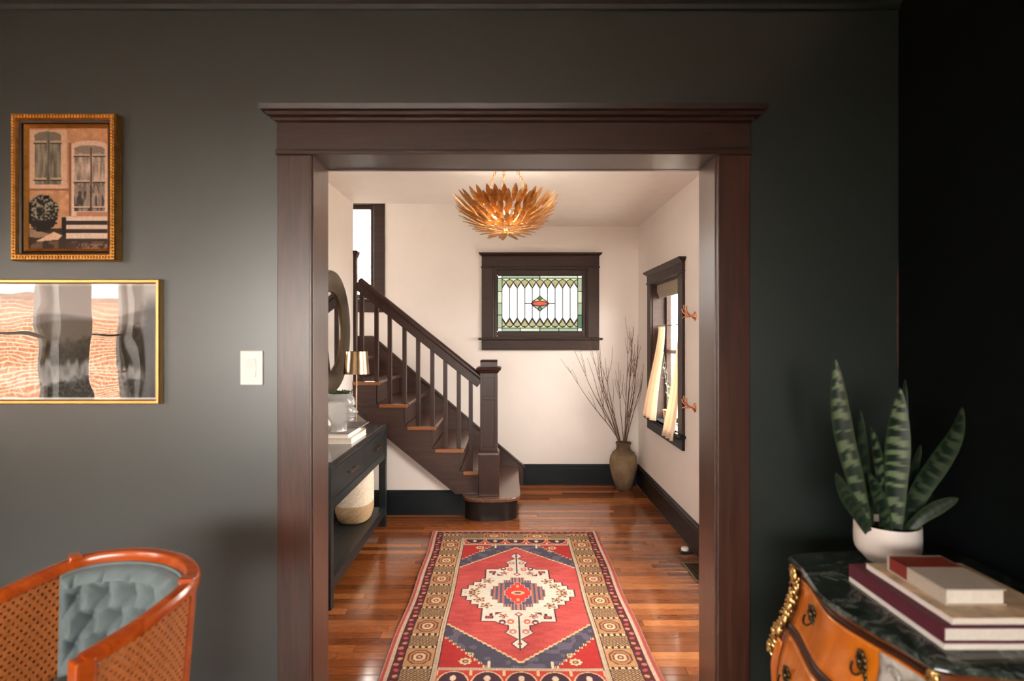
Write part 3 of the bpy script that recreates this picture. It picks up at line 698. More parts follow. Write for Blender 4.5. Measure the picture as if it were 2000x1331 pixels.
# woven basket on the lower shelf
m, nt, b = new_mat('woven_cream_basket'); setp(b, (.62, .52, .38), .85, spec=.2)
tc = coords(nt); sp = nt.nodes.new('ShaderNodeSeparateXYZ'); nt.links.new(tc, sp.inputs[0])
r = ramp(nt, sp.outputs[2], [(0, (.42, .29, .16)), (.115, (.44, .31, .18)), (.122, (.72, .63, .51)), (1, (.74, .65, .53))])
mxn = nt.nodes.new('ShaderNodeMix'); mxn.data_type = 'RGBA'; mxn.blend_type = 'MULTIPLY'; mxn.inputs[0].default_value = 1
nt.links.new(r, mxn.inputs[6]); nt.links.new(ramp(nt, noise(nt, tc, 90, 2), [(.3, (.82,.79,.75)), (.6, (1,1,1))]), mxn.inputs[7]); nt.links.new(mxn.outputs[2], b.inputs['Base Color'])
M['basket'] = m
BC = (-1.055, 4.02, .149)
bk = thing('basket', BC, 'tall woven cream basket with darker base on the console shelf', 'basket')
def bask(rowz, k, ro, n=72):
    return [(BC[0] + (.118 * rowz + ro * (1 if i % 2 == k else -1)) * math.copysign(abs(math.cos(2*PI*i/n)) ** .8, math.cos(2*PI*i/n)),
             BC[1] + (.165 * rowz + ro * (1 if i % 2 == k else -1)) * math.copysign(abs(math.sin(2*PI*i/n)) ** .8, math.sin(2*PI*i/n))) for i in range(n)]
rs = []; NR = 44
for j_ in range(NR + 1):
    t_ = j_ / NR; sc = .80 + .20 * min(1, (t_ / .2)) ** .6 - .03 * max(0, t_ - .7) / .3
    rs.append([(x, y, BC[2] + .345 * t_) for x, y in bask(sc, j_ % 2, .0022)])
inner = [[(x, y, BC[2] + .345 * t_) for x, y in bask((.80 + .20 * min(1, (t_ / .2)) ** .6) * .92, 0, 0)] for t_ in (1, .7, .4, .2, .03)]
MB().rings(rs + inner).build('woven_body', 'basket', bk, smooth=False)
MB().tube([(x, y, BC[2] + .347) for x, y in bask(.955, 0, 0)], .007, 7, closed=True).build('rim', 'basket', bk, smooth=True)

# books under the glass head
def book(name, x0, x1, y0, y1, z0, h, cover, label, group, spine='x0', ct_=.0025, extra=None, cat='book'):
    """lying book; the spine side is given, pages show on the other three"""
    o = thing(name, ((x0 + x1) / 2, (y0 + y1) / 2, z0), label, cat, group)
    i_ = .004
    px0 = x0 + (.004 if spine == 'x0' else i_); px1 = x1 - (.004 if spine == 'x1' else i_); py0 = y0 + (.004 if spine == 'y0' else i_); py1 = y1 - (.004 if spine == 'y1' else i_)
    MB().box(px0, px1, py0, py1, z0 + ct_, z0 + h - ct_).build('page_block', 'pages', o)
    MB().box(x0, x1, y0, y1, z0, z0 + ct_).build('back_cover', cover, o, bevel=.001)
    MB().box(x0, x1, y0, y1, z0 + h - ct_, z0 + h).build('front_cover', cover if extra is None else extra, o, bevel=.001)
    a = {'x0': (x0, x0 + .0035, y0, y1), 'x1': (x1 - .0035, x1, y0, y1), 'y0': (x0, x1, y0, y0 + .0035), 'y1': (x0, x1, y1 - .0035, y1)}[spine]
    MB().box(*a, z0 + ct_, z0 + h - ct_).build('spine', cover, o)
    return o
M['cv_white'] = plain('white_book_cover', (.82, .78, .74), .5, var=.03)
M['cv_grey'] = plain('grey_printed_cover', (.20, .18, .17), .5, var=.6, vs=14)
book('book', -1.185, -.930, 3.475, 3.835, TZ, .036, 'cv_white', 'thick white book lying on the console table, bottom of its stack', 'books on the console', 'x0')
book('book', -1.185, -.952, 3.485, 3.80, TZ + .036, .024, 'cv_white', 'grey topped book lying under the glass head', 'books on the console', 'x0', extra='cv_grey')
book('book', -1.10, -.935, 3.72, 3.93, TZ + .060, .008, 'blackp', 'thin black book lying half over the book stack on the console', 'books on the console', 'x0', .002)

# clear glass head with moss
m, nt, b = new_mat('clear_head_glass'); setp(b, (.97, .98, .98), .08, trans=.72, ior=1.42); M['headglass'] = m
M['moss'] = plain('green_moss', (.045, .085, .045), .95, var=.5, vs=60, bs=.6, bscale=120)
hz = TZ + .0605; HX, HYc = -1.040, 3.60
hd = thing('glass_head', (HX, HYc, hz), 'clear glass human head vase topped with green moss on the books', 'vase')
# (z, back, front, half width) with the face towards +x
hp = [(0, -.055, .048, .050), (.02, -.052, .046, .046), (.045, -.050, .050, .045), (.056, -.055, .060, .048), (.066, -.062, .092, .053), (.078, -.070, .088, .058), (.086, -.074, .100, .060), (.093, -.077, .095, .062), (.099, -.079, .100, .063), (.104, -.081, .093, .064),
      (.110, -.085, .114, .066), (.117, -.087, .116, .068), (.124, -.089, .109, .069), (.135, -.093, .103, .071), (.148, -.096, .086, .073), (.160, -.097, .098, .074), (.180, -.096, .096, .073), (.200, -.090, .090, .069), (.218, -.078, .078, .060), (.228, -.066, .066, .052)]
def headring(z, bk_, fr_, hw, sc, n=40):
    out = []
    for i in range(n):
        a = 2 * PI * i / n; c = math.cos(a); s_ = math.sin(a)
        base = min(fr_, .101); xx = (base if c > 0 else -bk_) * c
        if c > .0 and fr_ > .101: xx += (fr_ - .101) * max(0, math.cos(a * 4.0) if abs(a if a < PI else a - 2*PI) < PI / 8 else 0)
        out.append((HX + xx * sc, HYc + hw * s_ * sc * (1 - .12 * max(0, c)), hz + z))
    return out
rs = [headring(*h_, 1) for h_ in hp] + [headring(*h_, .86) for h_ in hp[::-1][:-1]]
MB().rings(rs).build('glass_body', 'headglass', hd, smooth=True)
MB().rings([headring(*h_, .845) for h_ in hp[16:]] + [headring(.235, -.05, .05, .04, 1), headring(.240, -.02, .02, .018, 1)]).build('moss_fill', 'moss', hd, smooth=True)
rnd = random.Random(9); ms = MB()
for i in range(70):
    a = rnd.uniform(0, 2*PI); r_ = rnd.uniform(0, 1) ** .5; x = HX + .072 * r_ * math.cos(a); y = HYc + .056 * r_ * math.sin(a); z = hz + .228
    d = Vector((rnd.uniform(-.03, .03), rnd.uniform(-.03, .03), 0))
    ms.tube([(x, y, z), (x + d.x * .5, y + d.y * .5, z + rnd.uniform(.010, .020)), (x + d.x, y + d.y, z + rnd.uniform(.0, .012))], [.003, .003, .0012], 5)
tag(ms.build('moss_tuft', 'moss', hd, recalc=False), kind='stuff')

# brass table lamp
LC = (-1.055, 4.06, TZ)
lp = thing('table_lamp', LC, 'slim brass table lamp with metal cone shade on the console', 'lamp')
MB().lathe([(.062, 0), (.062, .008), (.058, .012), (.010, .016), (.006, .024)], 32, LC).build('base', 'brass', lp, smooth=True)
MB().lathe([(.005, .014), (.005, .515)], 12, LC).build('stem', 'brass', lp, smooth=True)
MB().lathe([(.088, .378), (.0745, .533), (.0735, .533), (.0868, .378)], 48, LC, cap=False).build('shade', 'brass', lp, smooth=True)
sp_ = MB().lathe([(.012, .47), (.014, .50), (.006, .515)], 12, LC)
for k in range(3): sp_.tube([(LC[0], LC[1], LC[2] + .512), (LC[0] + .0755 * math.cos(k * 2.094), LC[1] + .0755 * math.sin(k * 2.094), LC[2] + .515)], .0018, 5)
sp_.build('shade_holder', 'brass', lp, smooth=True)

# round mirror
MYc, MZc = 3.905, 1.425; MX = HL
mr = thing('round_mirror', (MX, MYc, MZc), 'large round wall mirror with wide bronze frame above the console', 'mirror')
prof = [(.405, .002), (.405, .030), (.398, .046), (.385, .050), (.30, .036), (.272, .030), (.266, .034), (.262, .026), (.262, .002)]
n_ = 72
MB().rings([[(MX + x, MYc + r * math.cos(2*PI*i/n_), MZc + r * math.sin(2*PI*i/n_)) for r, x in prof] for i in range(n_)], False, True).build('frame', 'bronze', mr, smooth=True)
m, nt, b = new_mat('silvered_mirror'); setp(b, (.92, .92, .92), .02, 1); M['mirror'] = m
MB().rings([[(MX + x, MYc + .264 * math.cos(2*PI*i/n_), MZc + .264 * math.sin(2*PI*i/n_)) for i in range(n_)] for x in (.004, .02)]).build('mirror_glass', 'mirror', mr)

# ------------------------------------------------------------------ vase with branches
m, nt, b = new_mat('old_earthenware'); setp(b, (.2,.14,.09), .8, spec=.25)
v = coords(nt); g = noise(nt, v, 9, 6, .6, .4); spz = nt.nodes.new('ShaderNodeSeparateXYZ'); nt.links.new(v, spz.inputs[0])
c1 = ramp(nt, g, [(.3, (.17, .115, .065)), (.55, (.26, .18, .105)), (.75, (.32, .26, .18))])
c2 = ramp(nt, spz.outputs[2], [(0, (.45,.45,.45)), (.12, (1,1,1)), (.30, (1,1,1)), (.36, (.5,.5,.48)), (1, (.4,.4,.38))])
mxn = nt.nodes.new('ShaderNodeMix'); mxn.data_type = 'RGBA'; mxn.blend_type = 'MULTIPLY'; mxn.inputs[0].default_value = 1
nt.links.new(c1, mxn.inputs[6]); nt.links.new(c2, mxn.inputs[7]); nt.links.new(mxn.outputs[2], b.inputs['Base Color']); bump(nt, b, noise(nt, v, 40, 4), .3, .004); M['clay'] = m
VC = (1.040, 5.372, 0)
vs_ = thing('floor_vase', VC, 'tall brown earthenware jar standing in the hall corner', 'vase')
vp = [(.066, 0), (.074, .012), (.092, .07), (.112, .14), (.125, .205), (.127, .25), (.118, .295), (.095, .332), (.072, .352), (.064, .366), (.062, .395), (.069, .408), (.071, .418), (.066, .424), (.058, .418), (.054, .39), (.06, .35), (.09, .3), (.06, .06)]
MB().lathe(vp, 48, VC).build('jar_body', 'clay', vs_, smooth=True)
for z_ in (.345, .330): MB().tube([(VC[0] + (.082 if z_ < .34 else .077) * math.cos(2*PI*i/40) * (1.2 if z_ < .34 else 1), VC[1] + (.082 if z_ < .34 else .077) * math.sin(2*PI*i/40) * (1.2 if z_ < .34 else 1), z_) for i in range(40)], .003, 6, closed=True).build('raised_ring', 'clay', vs_, smooth=True)
rnd = random.Random(21)
tips = [(1108, 716, -.02), (1118, 676, -.10), (1150, 660, .0), (1163, 664, -.18), (1172, 704, .05), (1182, 700, -.2), (1206, 742, .02), (1226, 650, -.05), (1234, 664, -.14), (1240, 690, .03), (1254, 676, -.08), (1264, 672, .02), (1262, 712, -.2), (1147, 700, -.12), (1232, 648, .02)]
for i, (px, py, dy) in enumerate(tips):
    tp = P(px, py, VC[1] + dy); tp.x = min(tp.x, HR - .03)
    if tp.y > HB - .08: tp.y = HB - .08
    a = rnd.uniform(0, 2*PI); rr = rnd.uniform(.005, .04)
    dx = max(-1, min(1, (tp.x - VC[0]) / .3))
    top = Vector((VC[0] + dx * .040 + .010 * math.cos(a), VC[1] + rr * math.sin(a) * .9, .425))
    bot = Vector((VC[0] - dx * .02 + .01 * math.cos(a), VC[1] + .01 * math.sin(a), .075 + .01 * (i % 4)))
    mid = top.lerp(tp, .45) + Vector((dx * .035, rnd.uniform(-.02, .02), .03)); q3 = top.lerp(tp, .75) + Vector((rnd.uniform(-.02, .02) + dx * .02, rnd.uniform(-.02, .02), .01))
    path = spline([bot, top, mid, q3, tp], 6)
    rad = [lerp(.0050, .0014, (k / (len(path) - 1)) ** .8) for k in range(len(path))]
    br_ = MB().tube(path, rad, 6)
    root = thing('branch', tuple(bot), 'bare brown twig standing in the earthenware jar', 'branch', 'dry branches in the floor jar')
    br_.build('stem', 'branch', root, smooth=True)
    for t_ in range(rnd.randint(3, 6)):
        k = rnd.randint(9, len(path) - 4); p0 = path[k]; dirn = (path[k+1] - path[k]).normalized()
        sd = Vector((rnd.choice((-1, 1)) * rnd.uniform(.25, .6), rnd.uniform(-.35, .2), rnd.uniform(.2, .5)))
        L = rnd.uniform(.10, .30); e1 = p0 + (dirn + sd * .7).normalized() * L * .5; e2 = e1 + (dirn * 1.2 + sd * .3).normalized() * L * .5
        for e_ in (e1, e2): e_.x = min(e_.x, HR - .035); e_.y = min(e_.y, HB - .05)
        MB().tube(spline([p0, e1, e2], 4), [.0022 - .0011 * q / 8 for q in range(9)], 5).build('twig', 'branch', root, smooth=True)

# ------------------------------------------------------------------ curtains, rod, shade, window plant
RZ = 1.478; RXx = HR + .045
rod = tag(MB().tube([(RXx, W2[0] + .0145, RZ), (RXx, W2[1] - .0145, RZ)], .004, 8).build('curtain_rod', 'bronze', smooth=True), 'thin bronze cafe rod across the hall window', 'rod')
def curtain(label, ya, yb, yc, yd, xb, zb, folds, ph, blow):
    o = thing('cafe_curtain', (RXx, (ya + yb) / 2, RZ), label, 'curtain', 'cafe curtains on the hall window')
    def fn(u, v):
        z = lerp(RZ - .012, zb, v); y = lerp(lerp(ya, yb, u), lerp(yc, yd, u), v ** 1.3)
        x = lerp(RXx, xb, v ** 1.4) + (.008 + .014 * v) * math.sin(2*PI*folds*u + ph + v * .8) - blow * math.sin(PI * v) * v
        return (x, y, z)
    MB().grid(fn, 48, 40).build('cloth', 'linen', o, smooth=True, thick=.0015)
    MB().tube([(fn(u / 24, 1)[0], fn(u / 24, 1)[1], zb) for u in range(25)], .0035, 5).build('hem', 'linen', o)
    for k in range(4):
        y = lerp(ya, yb, (k + .5) / 4)
        MB().tube([(RXx + .008 * math.cos(2*PI*i/12), y, RZ - .003 + .009 * math.sin(2*PI*i/12)) for i in range(12)], .0013, 5, closed=True).build('clip_ring', 'bronze', o)
    return o
curtain('cream cafe curtain billowing over the sill beside the corner jar', W2[1] - .02, W2[1] - .22, W2[1] + .03, W2[1] - .32, HR - .07, .725, 3, .3, .02)
curtain('narrow cream cafe curtain hanging on the coat hook side of window', W2[0] + .20, W2[0] + .03, W2[0] + .24, W2[0] - .02, HR - .055, .655, 2.5, 2.2, .0)
sh_ = thing('roman_shade', (HR + .07, 4.575, W2[3] - .014), 'folded woven beige shade at the top of the hall window', 'shade')
for k in range(4):
    MB().box(HR + .050 - .006 * k, HR + .058 - .006 * k, W2[0] + .02, W2[1] - .02, W2[3] - .125 + .016 * k, W2[3] - .0145).build('fold', 'blind', sh_, bevel=.002)
PC = P(1296, 832, 4.66); PC.x = HR + .052; PC.z = W2[2] + .018
M['potgold'] = plain('ochre_glazed_pot', (.52, .30, .10), .4, var=.4, vs=25)
pp = thing('window_plant', tuple(PC), 'leafy sprig in a small ochre pot on the window sill', 'plant')
MB().lathe([(.034, 0), (.040, .04), (.047, .095), (.050, .1), (.046, .1), (.040, .085), (.034, .02)], 24, PC).build('pot', 'potgold', pp, smooth=True)
MB().lathe([(.040, .082), (.02, .088), (.002, .09)], 20, PC).build('soil', 'soil', pp)
M['sprig'] = plain('grey_green_leaf', (.06, .085, .06), .6, var=.3, vs=30)
rnd = random.Random(4)
lf = MB().rings([[(L, -w_, .004 * w_), (L, 0, -.002), (L, w_, .004 * w_), (L, 0, .001)] for L, w_ in ((0, .001), (.012, .008), (.026, .010), (.04, .006), (.05, .0006))]).build('leaf', 'sprig', pp, smooth=True, local=True); used = False
for k in range(4):
    bend = [(0, 0, .085), (rnd.uniform(-.015, .015), rnd.uniform(-.05, .05), .22), (rnd.uniform(-.03, .02), rnd.uniform(-.10, .10), .30 + .08 * k)]
    pth = spline([PC + Vector(q) for q in bend], 8)
    MB().tube(pth, .0016, 5).build('stem', 'sprig', pp)
    for i in range(4, 17, 2):
        o = lf if not used else child(lf, 'leaf', pp); used = True
        o.location = pth[i] - PC; o.rotation_euler = (rnd.uniform(-.6, .6), rnd.uniform(-.7, .5), rnd.choice((PI/2, -PI/2)) + rnd.uniform(-.6, .6))

# coat hooks
for py, lab in ((618, 'upper copper branching coat hook on the white hall wall'), (797, 'lower copper branching coat hook on the white hall wall')):
    hy = 3.835; hz_ = H - (py - CY) * hy / F
    hk = thing('coat_hook', (HR, hy, hz_), lab, 'hook', 'copper hooks by the hall window')
    MB().rings([[(HR - x, hy + r * math.cos(2*PI*i/18), hz_ + r * 1.2 * math.sin(2*PI*i/18)) for i in range(18)] for r, x in ((.026, 0), (.026, .004), (.016, .009), (.010, .020))]).build('backplate', 'copper', hk, smooth=True)
    for d_, u_ in ((.070, .050), (.030, .075), (-.035, .065), (.060, -.010)):
        MB().tube(spline([(HR - .014, hy, hz_), (HR - .038, hy + d_ * .4, hz_ + u_ * .12), (HR - .062, hy + d_ * .8, hz_ + u_ * .5), (HR - .066, hy + d_, hz_ + u_)], 6), [.0048] * 10 + [.0040] * 8 + [.0046], 8).build('prong', 'copper', hk, smooth=True)

# floor register and small floor stop
vt = thing('floor_register', (1.13, 3.48, 0), 'brass rimmed lattice floor register beside the hall baseboard', 'vent')
M['regm'] = plain('antique_brass', (.30, .24, .15), .45, .8, var=.2)
fm = MB(); x0, x1, y0, y1 = 1.056, 1.183, 3.335, 3.62
fm.box(x0, x1, y0, y0 + .014, .0012, .006); fm.box(x0, x1, y1 - .014, y1, .0012, .006); fm.box(x0, x0 + .014, y0 + .014, y1 - .014, .0012, .006); fm.box(x1 - .014, x1, y0 + .014, y1 - .014, .0012, .006)
fm.build('rim', 'regm', vt, bevel=.0015)
MB().box(x0 + .01, x1 - .01, y0 + .01, y1 - .01, .0008, .0015).build('dark_well', 'blackp', vt)
lt = MB()
for k in range(9):
    yy = lerp(y0 + .014, y1 - .014, (k + .5) / 9)
    lt.box(x0 + .014, x1 - .014, yy - .003, yy + .003, .0016, .005)
for k in range(4):
    xx = lerp(x0 + .014, x1 - .014, (k + .5) / 4); lt.box(xx - .003, xx + .003, y0 + .014, y1 - .014, .0016, .0048)
for k in range(9):
    for l in range(4):
        cx_, cy_ = lerp(x0 + .014, x1 - .014, (l + 1) / 4), lerp(y0 + .014, y1 - .014, (k + 1) / 9)
        if l < 3 and k < 8: lt.tube([(cx_ + .007 * math.cos(2*PI*i/10), cy_ + .007 * math.sin(2*PI*i/10), .0035) for i in range(10)], .0018, 4, closed=True)
lt.build('lattice', 'darkbronze', vt, recalc=False)
fs_ = thing('floor_stop', (1.135, 3.80, 0), 'small black square pad with round white cap on the floor by the register', 'door stop')
MB().box(1.095, 1.178, 3.765, 3.835, .0012, .012).build('pad', 'blackp', fs_, bevel=.003)
MB().lathe([(.024, .012), (.024, .024), (.020, .03), (.002, .032)], 20, (1.132, 3.80, 0)).build('cap', 'plastic', fs_, smooth=True)

# ------------------------------------------------------------------ rug
RUX, RUW, RUF, RUL = .045, 1.145, 4.183, 2.012
def rug_paint(U, V):
    u = U - RUW / 2; L = RUL; v = np.minimum(V, L - V); au = np.abs(u); near = V > L / 2
    C = np.zeros(U.shape + (3,)); RED = (178, 66, 62); NAVY = (72, 66, 80); TAN = (172, 122, 84); CREAM = (190, 168, 140); DARK = (62, 40, 36); MAR = (84, 38, 44); IVO = (206, 192, 174)
    put(C, au > -1, RED)
    # frames from outside in
    d = np.minimum(.5725 - au, v * .42 / .285 * .8)
    put(C, (au > .557) | (v < .012), (170, 70, 62)); put(C, ((au <= .557) & (au > .540)) | ((v >= .012) & (v < .022) & (au < .557)), (190, 160, 135))
    put(C, ((au > .5515) & (au < .5535)), (120, 90, 80))
    mb_ = ((au <= .540) & (au > .497) & (v > .022)) | ((v >= .022) & (v < .052) & (au < .540)); put(C, mb_, MAR)
    ph = (V / .043) % 1.0; s1 = ((ph - .5) ** 2 * .043 ** 2 + (au - .5185 - .006 * np.sin(V / .043 * 2.1)) ** 2) < .0115 ** 2
    k = np.floor(V / .043).astype(int) % 3
    m = s1 & (au < .54) & (au > .497) & (v > .03)
    put(C, m & (k == 0), (190, 104, 88)); put(C, m & (k == 1), (172, 72, 66)); put(C, m & (k == 2), (200, 128, 84))
    ph = (u / .043) % 1.0; put(C, ((ph - .5) ** 2 * .043**2 + (v - .037) ** 2 < .010 ** 2) & (au < .53), (170, 84, 72))
    # box border, sides
    def motif(a, b, ha, hb):          # octagon rings, a and b are offsets from the centre
        o = np.maximum(np.maximum(np.abs(a) / ha, np.abs(b) / hb), (np.abs(a) / ha + np.abs(b) / hb) / 1.45)
        put(C, o < .92, (104, 58, 42)); put(C, o < .80, TAN); put(C, (o < .62), (112, 62, 46)); put(C, (o < .50), (214, 170, 128)); put(C, (o < .26), (120, 66, 56)); put(C, (o < .12), CREAM)
    def boxes(inb, along, across, hw, per, ctr, halft):
        q = (along - ctr + per / 2) % per - per / 2
        tan = inb & (np.abs(q) < halft); hat = inb & ~(np.abs(q) < halft)
        put(C, tan, TAN)
        jj = np.floor((along - ctr) / per + .5); put(C, tan & (jj.astype(int) % 2 == 0), (178, 128, 84))
        save = C.copy(); motif(q, across, halft * .86, hw * .86); C[~tan] = save[~tan]
        h = ((along * 1.0 + across * .75) / .0125) % 1.0
        put(C, hat, (186, 146, 104)); put(C, hat & (h < .60), (78, 52, 40))
        edge = hat & (np.abs(np.abs(q) - halft - .010) < .0085); chk = ((across / .028) % 1.0) < .55
        put(C, edge, (206, 170, 128)); put(C, edge & chk, (52, 34, 32))
        put(C, inb & (np.abs(np.abs(q) - halft) < .002), (120, 80, 58))
    sb = (au <= .497) & (au > .372) & (v > .052); boxes(sb, V, au - .4345, .0625, .272, 1.098, .071)
    eb = (v > .054) & (v < .160) & (au < .372); boxes(eb, u, v - .107, .053, .2976, .1488, .0744)
    put(C, (np.abs(au - .4975) < .002) & (v > .05), (50, 32, 32)); put(C, (np.abs(v - .053) < .002) & (au < .497), (50, 32, 32))
    cs = ((au <= .372) & (au > .345) & (v > .160)) | ((v >= .160) & (v < .178) & (au < .372)) | ((v >= .268) & (v < .286) & (au < .345)); put(C, cs, (196, 170, 138))
    put(C, cs & (((V / .012) % 1.0 < .25) ^ ((u / .012) % 1.0 < .25)), (150, 120, 104))
    put(C, ((np.abs(au - .345) < .0022) & (v > .27)) | ((np.abs(au - .372) < .0022) & (v > .160)), (48, 34, 36))
    # end arcade
    ar = (v >= .178) & (v < .268) & (au < .345); q = (u + .069) % .138 - .069; put(C, ar, (178, 58, 52))
    arch = ar & ((q / .060) ** 2 + ((v - .178) / .078) ** 2 < 1); edge = ar & ((q / .066) ** 2 + ((v - .178) / .084) ** 2 < 1)
    put(C, edge, (206, 170, 120)); put(C, arch, (70, 42, 56)); put(C, arch & ((q / .013) ** 2 + ((v - .212) / .020) ** 2 < 1), (206, 178, 146))
    put(C, ar & (np.abs(np.abs(q) - .069) < .006) & (v > .232), (222, 170, 120))
    # field
    fd = (au < .345) & (v > .286); n1 = vnoise(U, V, .16, 1); n2 = vnoise(U * .25, V, .012, 2)
    base = np.array(RED)[None, None] * (1 + .10 * (n1 - .5)[..., None] + .12 * (n2 - .5)[..., None]) / 255
    fade = np.clip((n1 * .7 + n2 * .5 - .45), 0, 1)[..., None] * .35
    base = base * (1 - fade) + np.array((200, 112, 100)) / 255 * fade
    C[fd] = base[fd]
    # corner bands
    inner = v - (.322 + au * .97); outer = v - (.286 + np.maximum(0, au - .135) * 1.28)
    st_ = lambda x, s: np.floor(x / s) * s
    outer = v - (.286 + np.maximum(0, st_(au, .02) - .125) * 1.28); outer = np.where(au < .135, 1, outer)
    zz = .010 * (np.abs(((au / .022) % 1.0) - .5) * 2 - .5)
    band = fd & (inner < zz) & (outer > zz * .6)
    crn = fd & (inner < zz) & ~band
    put(C, fd & (inner < zz + .014) & (inner >= zz), (206, 170, 120)); put(C, crn, (168, 42, 40)); put(C, crn & (outer > -.016), (198, 176, 130)); put(C, crn & (outer > -.016) & ((au / .01) % 1 < .4), (90, 60, 56))
    put(C, band, NAVY); sh2 = vnoise(U, V, .03, 7); put(C, band & (sh2 > .62), (92, 84, 98))
    put(C, fd & (inner < zz) & (np.abs(au - .135) < .005) & (v < .34), (206, 186, 150))
    for (fu, fv, r_) in ((.235, .335, .028), (.215, .39, .015)):
        du = au - fu; dv = v - fv; rr = np.hypot(du, dv); th = np.arctan2(dv, du)
        put(C, fd & (rr < r_ * (.72 + .28 * np.abs(np.cos(4 * th)))), (206, 186, 140)); put(C, fd & (rr < r_ * .5), (96, 72, 70)); put(C, fd & (rr < r_ * .22), (206, 150, 90))
    # medallion
    dv = np.abs(V - L / 2); x = au
    ivo = np.zeros(U.shape, bool)
    for t_, w_ in ((.042, .305), (.090, .272), (.135, .245), (.180, .205), (.222, .178)): ivo |= (dv < t_) & (x < w_)
    hook = (dv < .315) & (x < .182) & (x > .118); hook &= ~((dv > .262) & (dv < .290) & (x < .166)); hook &= ~((dv > .236) & (dv < .29) & (x > .128) & (x < .144)); ivo |= hook
    ivo |= ((x / .125) ** 2 + ((dv - .285) / .075) ** 2 < 1) & ~(((x - .125) / .04) ** 2 + ((dv - .37) / .035) ** 2 < 1)
    ivo |= (x < .05) & (dv < .40); ivo |= (x / .066 + np.abs(dv - .425) / .062 < 1) | ((x / .058) ** 2 + ((dv - .42) / .035) ** 2 < 1)
    ivo |= (x / .034 + np.abs(dv - .525) / .048 < 1); ivo |= (x < .006) & (dv < .5)
    ivo &= fd
    out = ivo.copy()
    for a_ in (1, 2): out |= np.roll(ivo, a_, 0) | np.roll(ivo, -a_, 0) | np.roll(ivo, a_, 1) | np.roll(ivo, -a_, 1)
    put(C, out & fd, (92, 48, 52)); put(C, ivo, IVO)
    put(C, ivo & (x < .0035) & (dv > .22), (60, 50, 52)); put(C, ivo & (x / .012 + np.abs(dv - .525) / .020 < 1), (120, 60, 56))
    def blob(fu, fv, r_, col, col2):
        rr = np.hypot((x - fu), (dv - fv)); th = np.arctan2(dv - fv, x - fu)
        m = ivo & (rr < r_ * (.78 + .22 * np.cos(5 * th + fu * 60))); put(C, m, col); put(C, ivo & (rr < r_ * .62) & (np.abs(np.sin(2.5 * th + 1)) > .45), col2); put(C, ivo & (rr < r_ * .25), (96, 56, 50))
    for fu, fv in ((.238, .022), (.205, .085), (.165, .150), (.262, -.02)): blob(fu, fv, .034, (128, 84, 62), (206, 168, 138))
    for fu, fv in ((.075, .262),): blob(fu, fv, .026, (134, 66, 70), (196, 150, 120))
    for fu, fv, cc_ in ((.080, .325, (110, 52, 66)), (.040, .318, (206, 92, 70)), (.03, .415, (190, 120, 110))):
        put(C, ivo & (((x - fu) / .018) ** 2 + ((dv - fv) / .024) ** 2 < 1), cc_); put(C, ivo & (((x - fu) / .008) ** 2 + ((dv - fv - .004) / .010) ** 2 < 1), IVO)
    put(C, ivo & (x / .022 + np.abs(dv - .245) / .026 < 1), (150, 70, 70)); put(C, ivo & (x / .012 + np.abs(dv - .245) / .014 < 1), IVO)
    nav = np.zeros(U.shape, bool)
    for t_, w_ in ((.045, .148), (.085, .135), (.125, .108), (.165, .078), (.200, .042)): nav |= (dv < t_) & (x < w_)
    put(C, nav, (84, 78, 98)); tb = nav & (((x / .024) % 1.0 < .5) & (x > .07)) & (dv < .12); put(C, tb, (166, 104, 88)); put(C, nav & (dv > .13) & ((x / .016) % 1.0 < .4), (176, 122, 104))
    red = np.zeros(U.shape, bool)
    for t_, w_ in ((.030, .070), (.065, .056), (.098, .036), (.128, .018)): red |= (dv < t_) & (x < w_)
    ro = red.copy()
    for a_ in (1,): ro |= np.roll(red, 1, 0) | np.roll(red, -1, 0) | np.roll(red, 1, 1) | np.roll(red, -1, 1)
    put(C, ro, (206, 168, 140)); put(C, red, (206, 58, 52)); put(C, (x / .036) ** 2 + (dv / .024) ** 2 < 1, (206, 172, 124)); put(C, (x / .02) ** 2 + (dv / .013) ** 2 < 1, (120, 70, 58)); put(C, (x < .010) & (np.abs(dv - .085) < .016), (206, 150, 96))
    C = C * .93 + C.mean(axis=2, keepdims=True) * .07; C *= .95
    # wool variation
    rs = np.random.RandomState(3); C *= (.93 + .14 * rs.rand(*U.shape))[..., None]
    C *= (.93 + .14 * vnoise(U, V, .25, 5) + .06 * (vnoise(U * .15, V, .010, 6) - .5))[..., None]
    return C
M['rugtop'] = face_col('rug_wool_pile', .95, .35)
M['rugback'] = plain('rug_edge_wool', (.30, .12, .09), .95, var=.3, vs=80)
rg = thing('rug', (RUX, RUF - RUL / 2, 0), 'red patterned wool rug with an ivory medallion on the hall floor', 'rug')
rb = random.Random(8); wob = lambda v, s: .006 * math.sin(v * 3.1 + s) + .003 * math.sin(v * 9 + s * 2)
def rplace(u, v):
    e_ = (u / RUW - .5) * 2
    return (RUX - RUW / 2 + u + wob(v, e_) * abs(e_) + .010 * (v / RUL - .5), RUF - v + .004 * math.sin(u * 6), .009)
NXr, NYr = 286, 504
picture_grid('pile', rg, M['rugtop'], RUW, RUL, NXr, NYr, rug_paint, rplace)
ed = [rplace(RUW * i / 40, 0) for i in range(41)] + [rplace(RUW, RUL * i / 60) for i in range(1, 61)] + [rplace(RUW * (1 - i / 40), RUL) for i in range(1, 41)] + [rplace(0, RUL * (1 - i / 60)) for i in range(1, 60)]
MB().rings([[(p[0], p[1], z) for p in ed] for z in (.0012, .0084)], cap=True).build('backing', 'rugback', rg)
bpy.context.view_layer.update()
MB().tube([(p[0], p[1], .0062) for p in ed], .005, 6, closed=True).build('bound_edge', 'rugback', rg, smooth=True)
fg = MB()
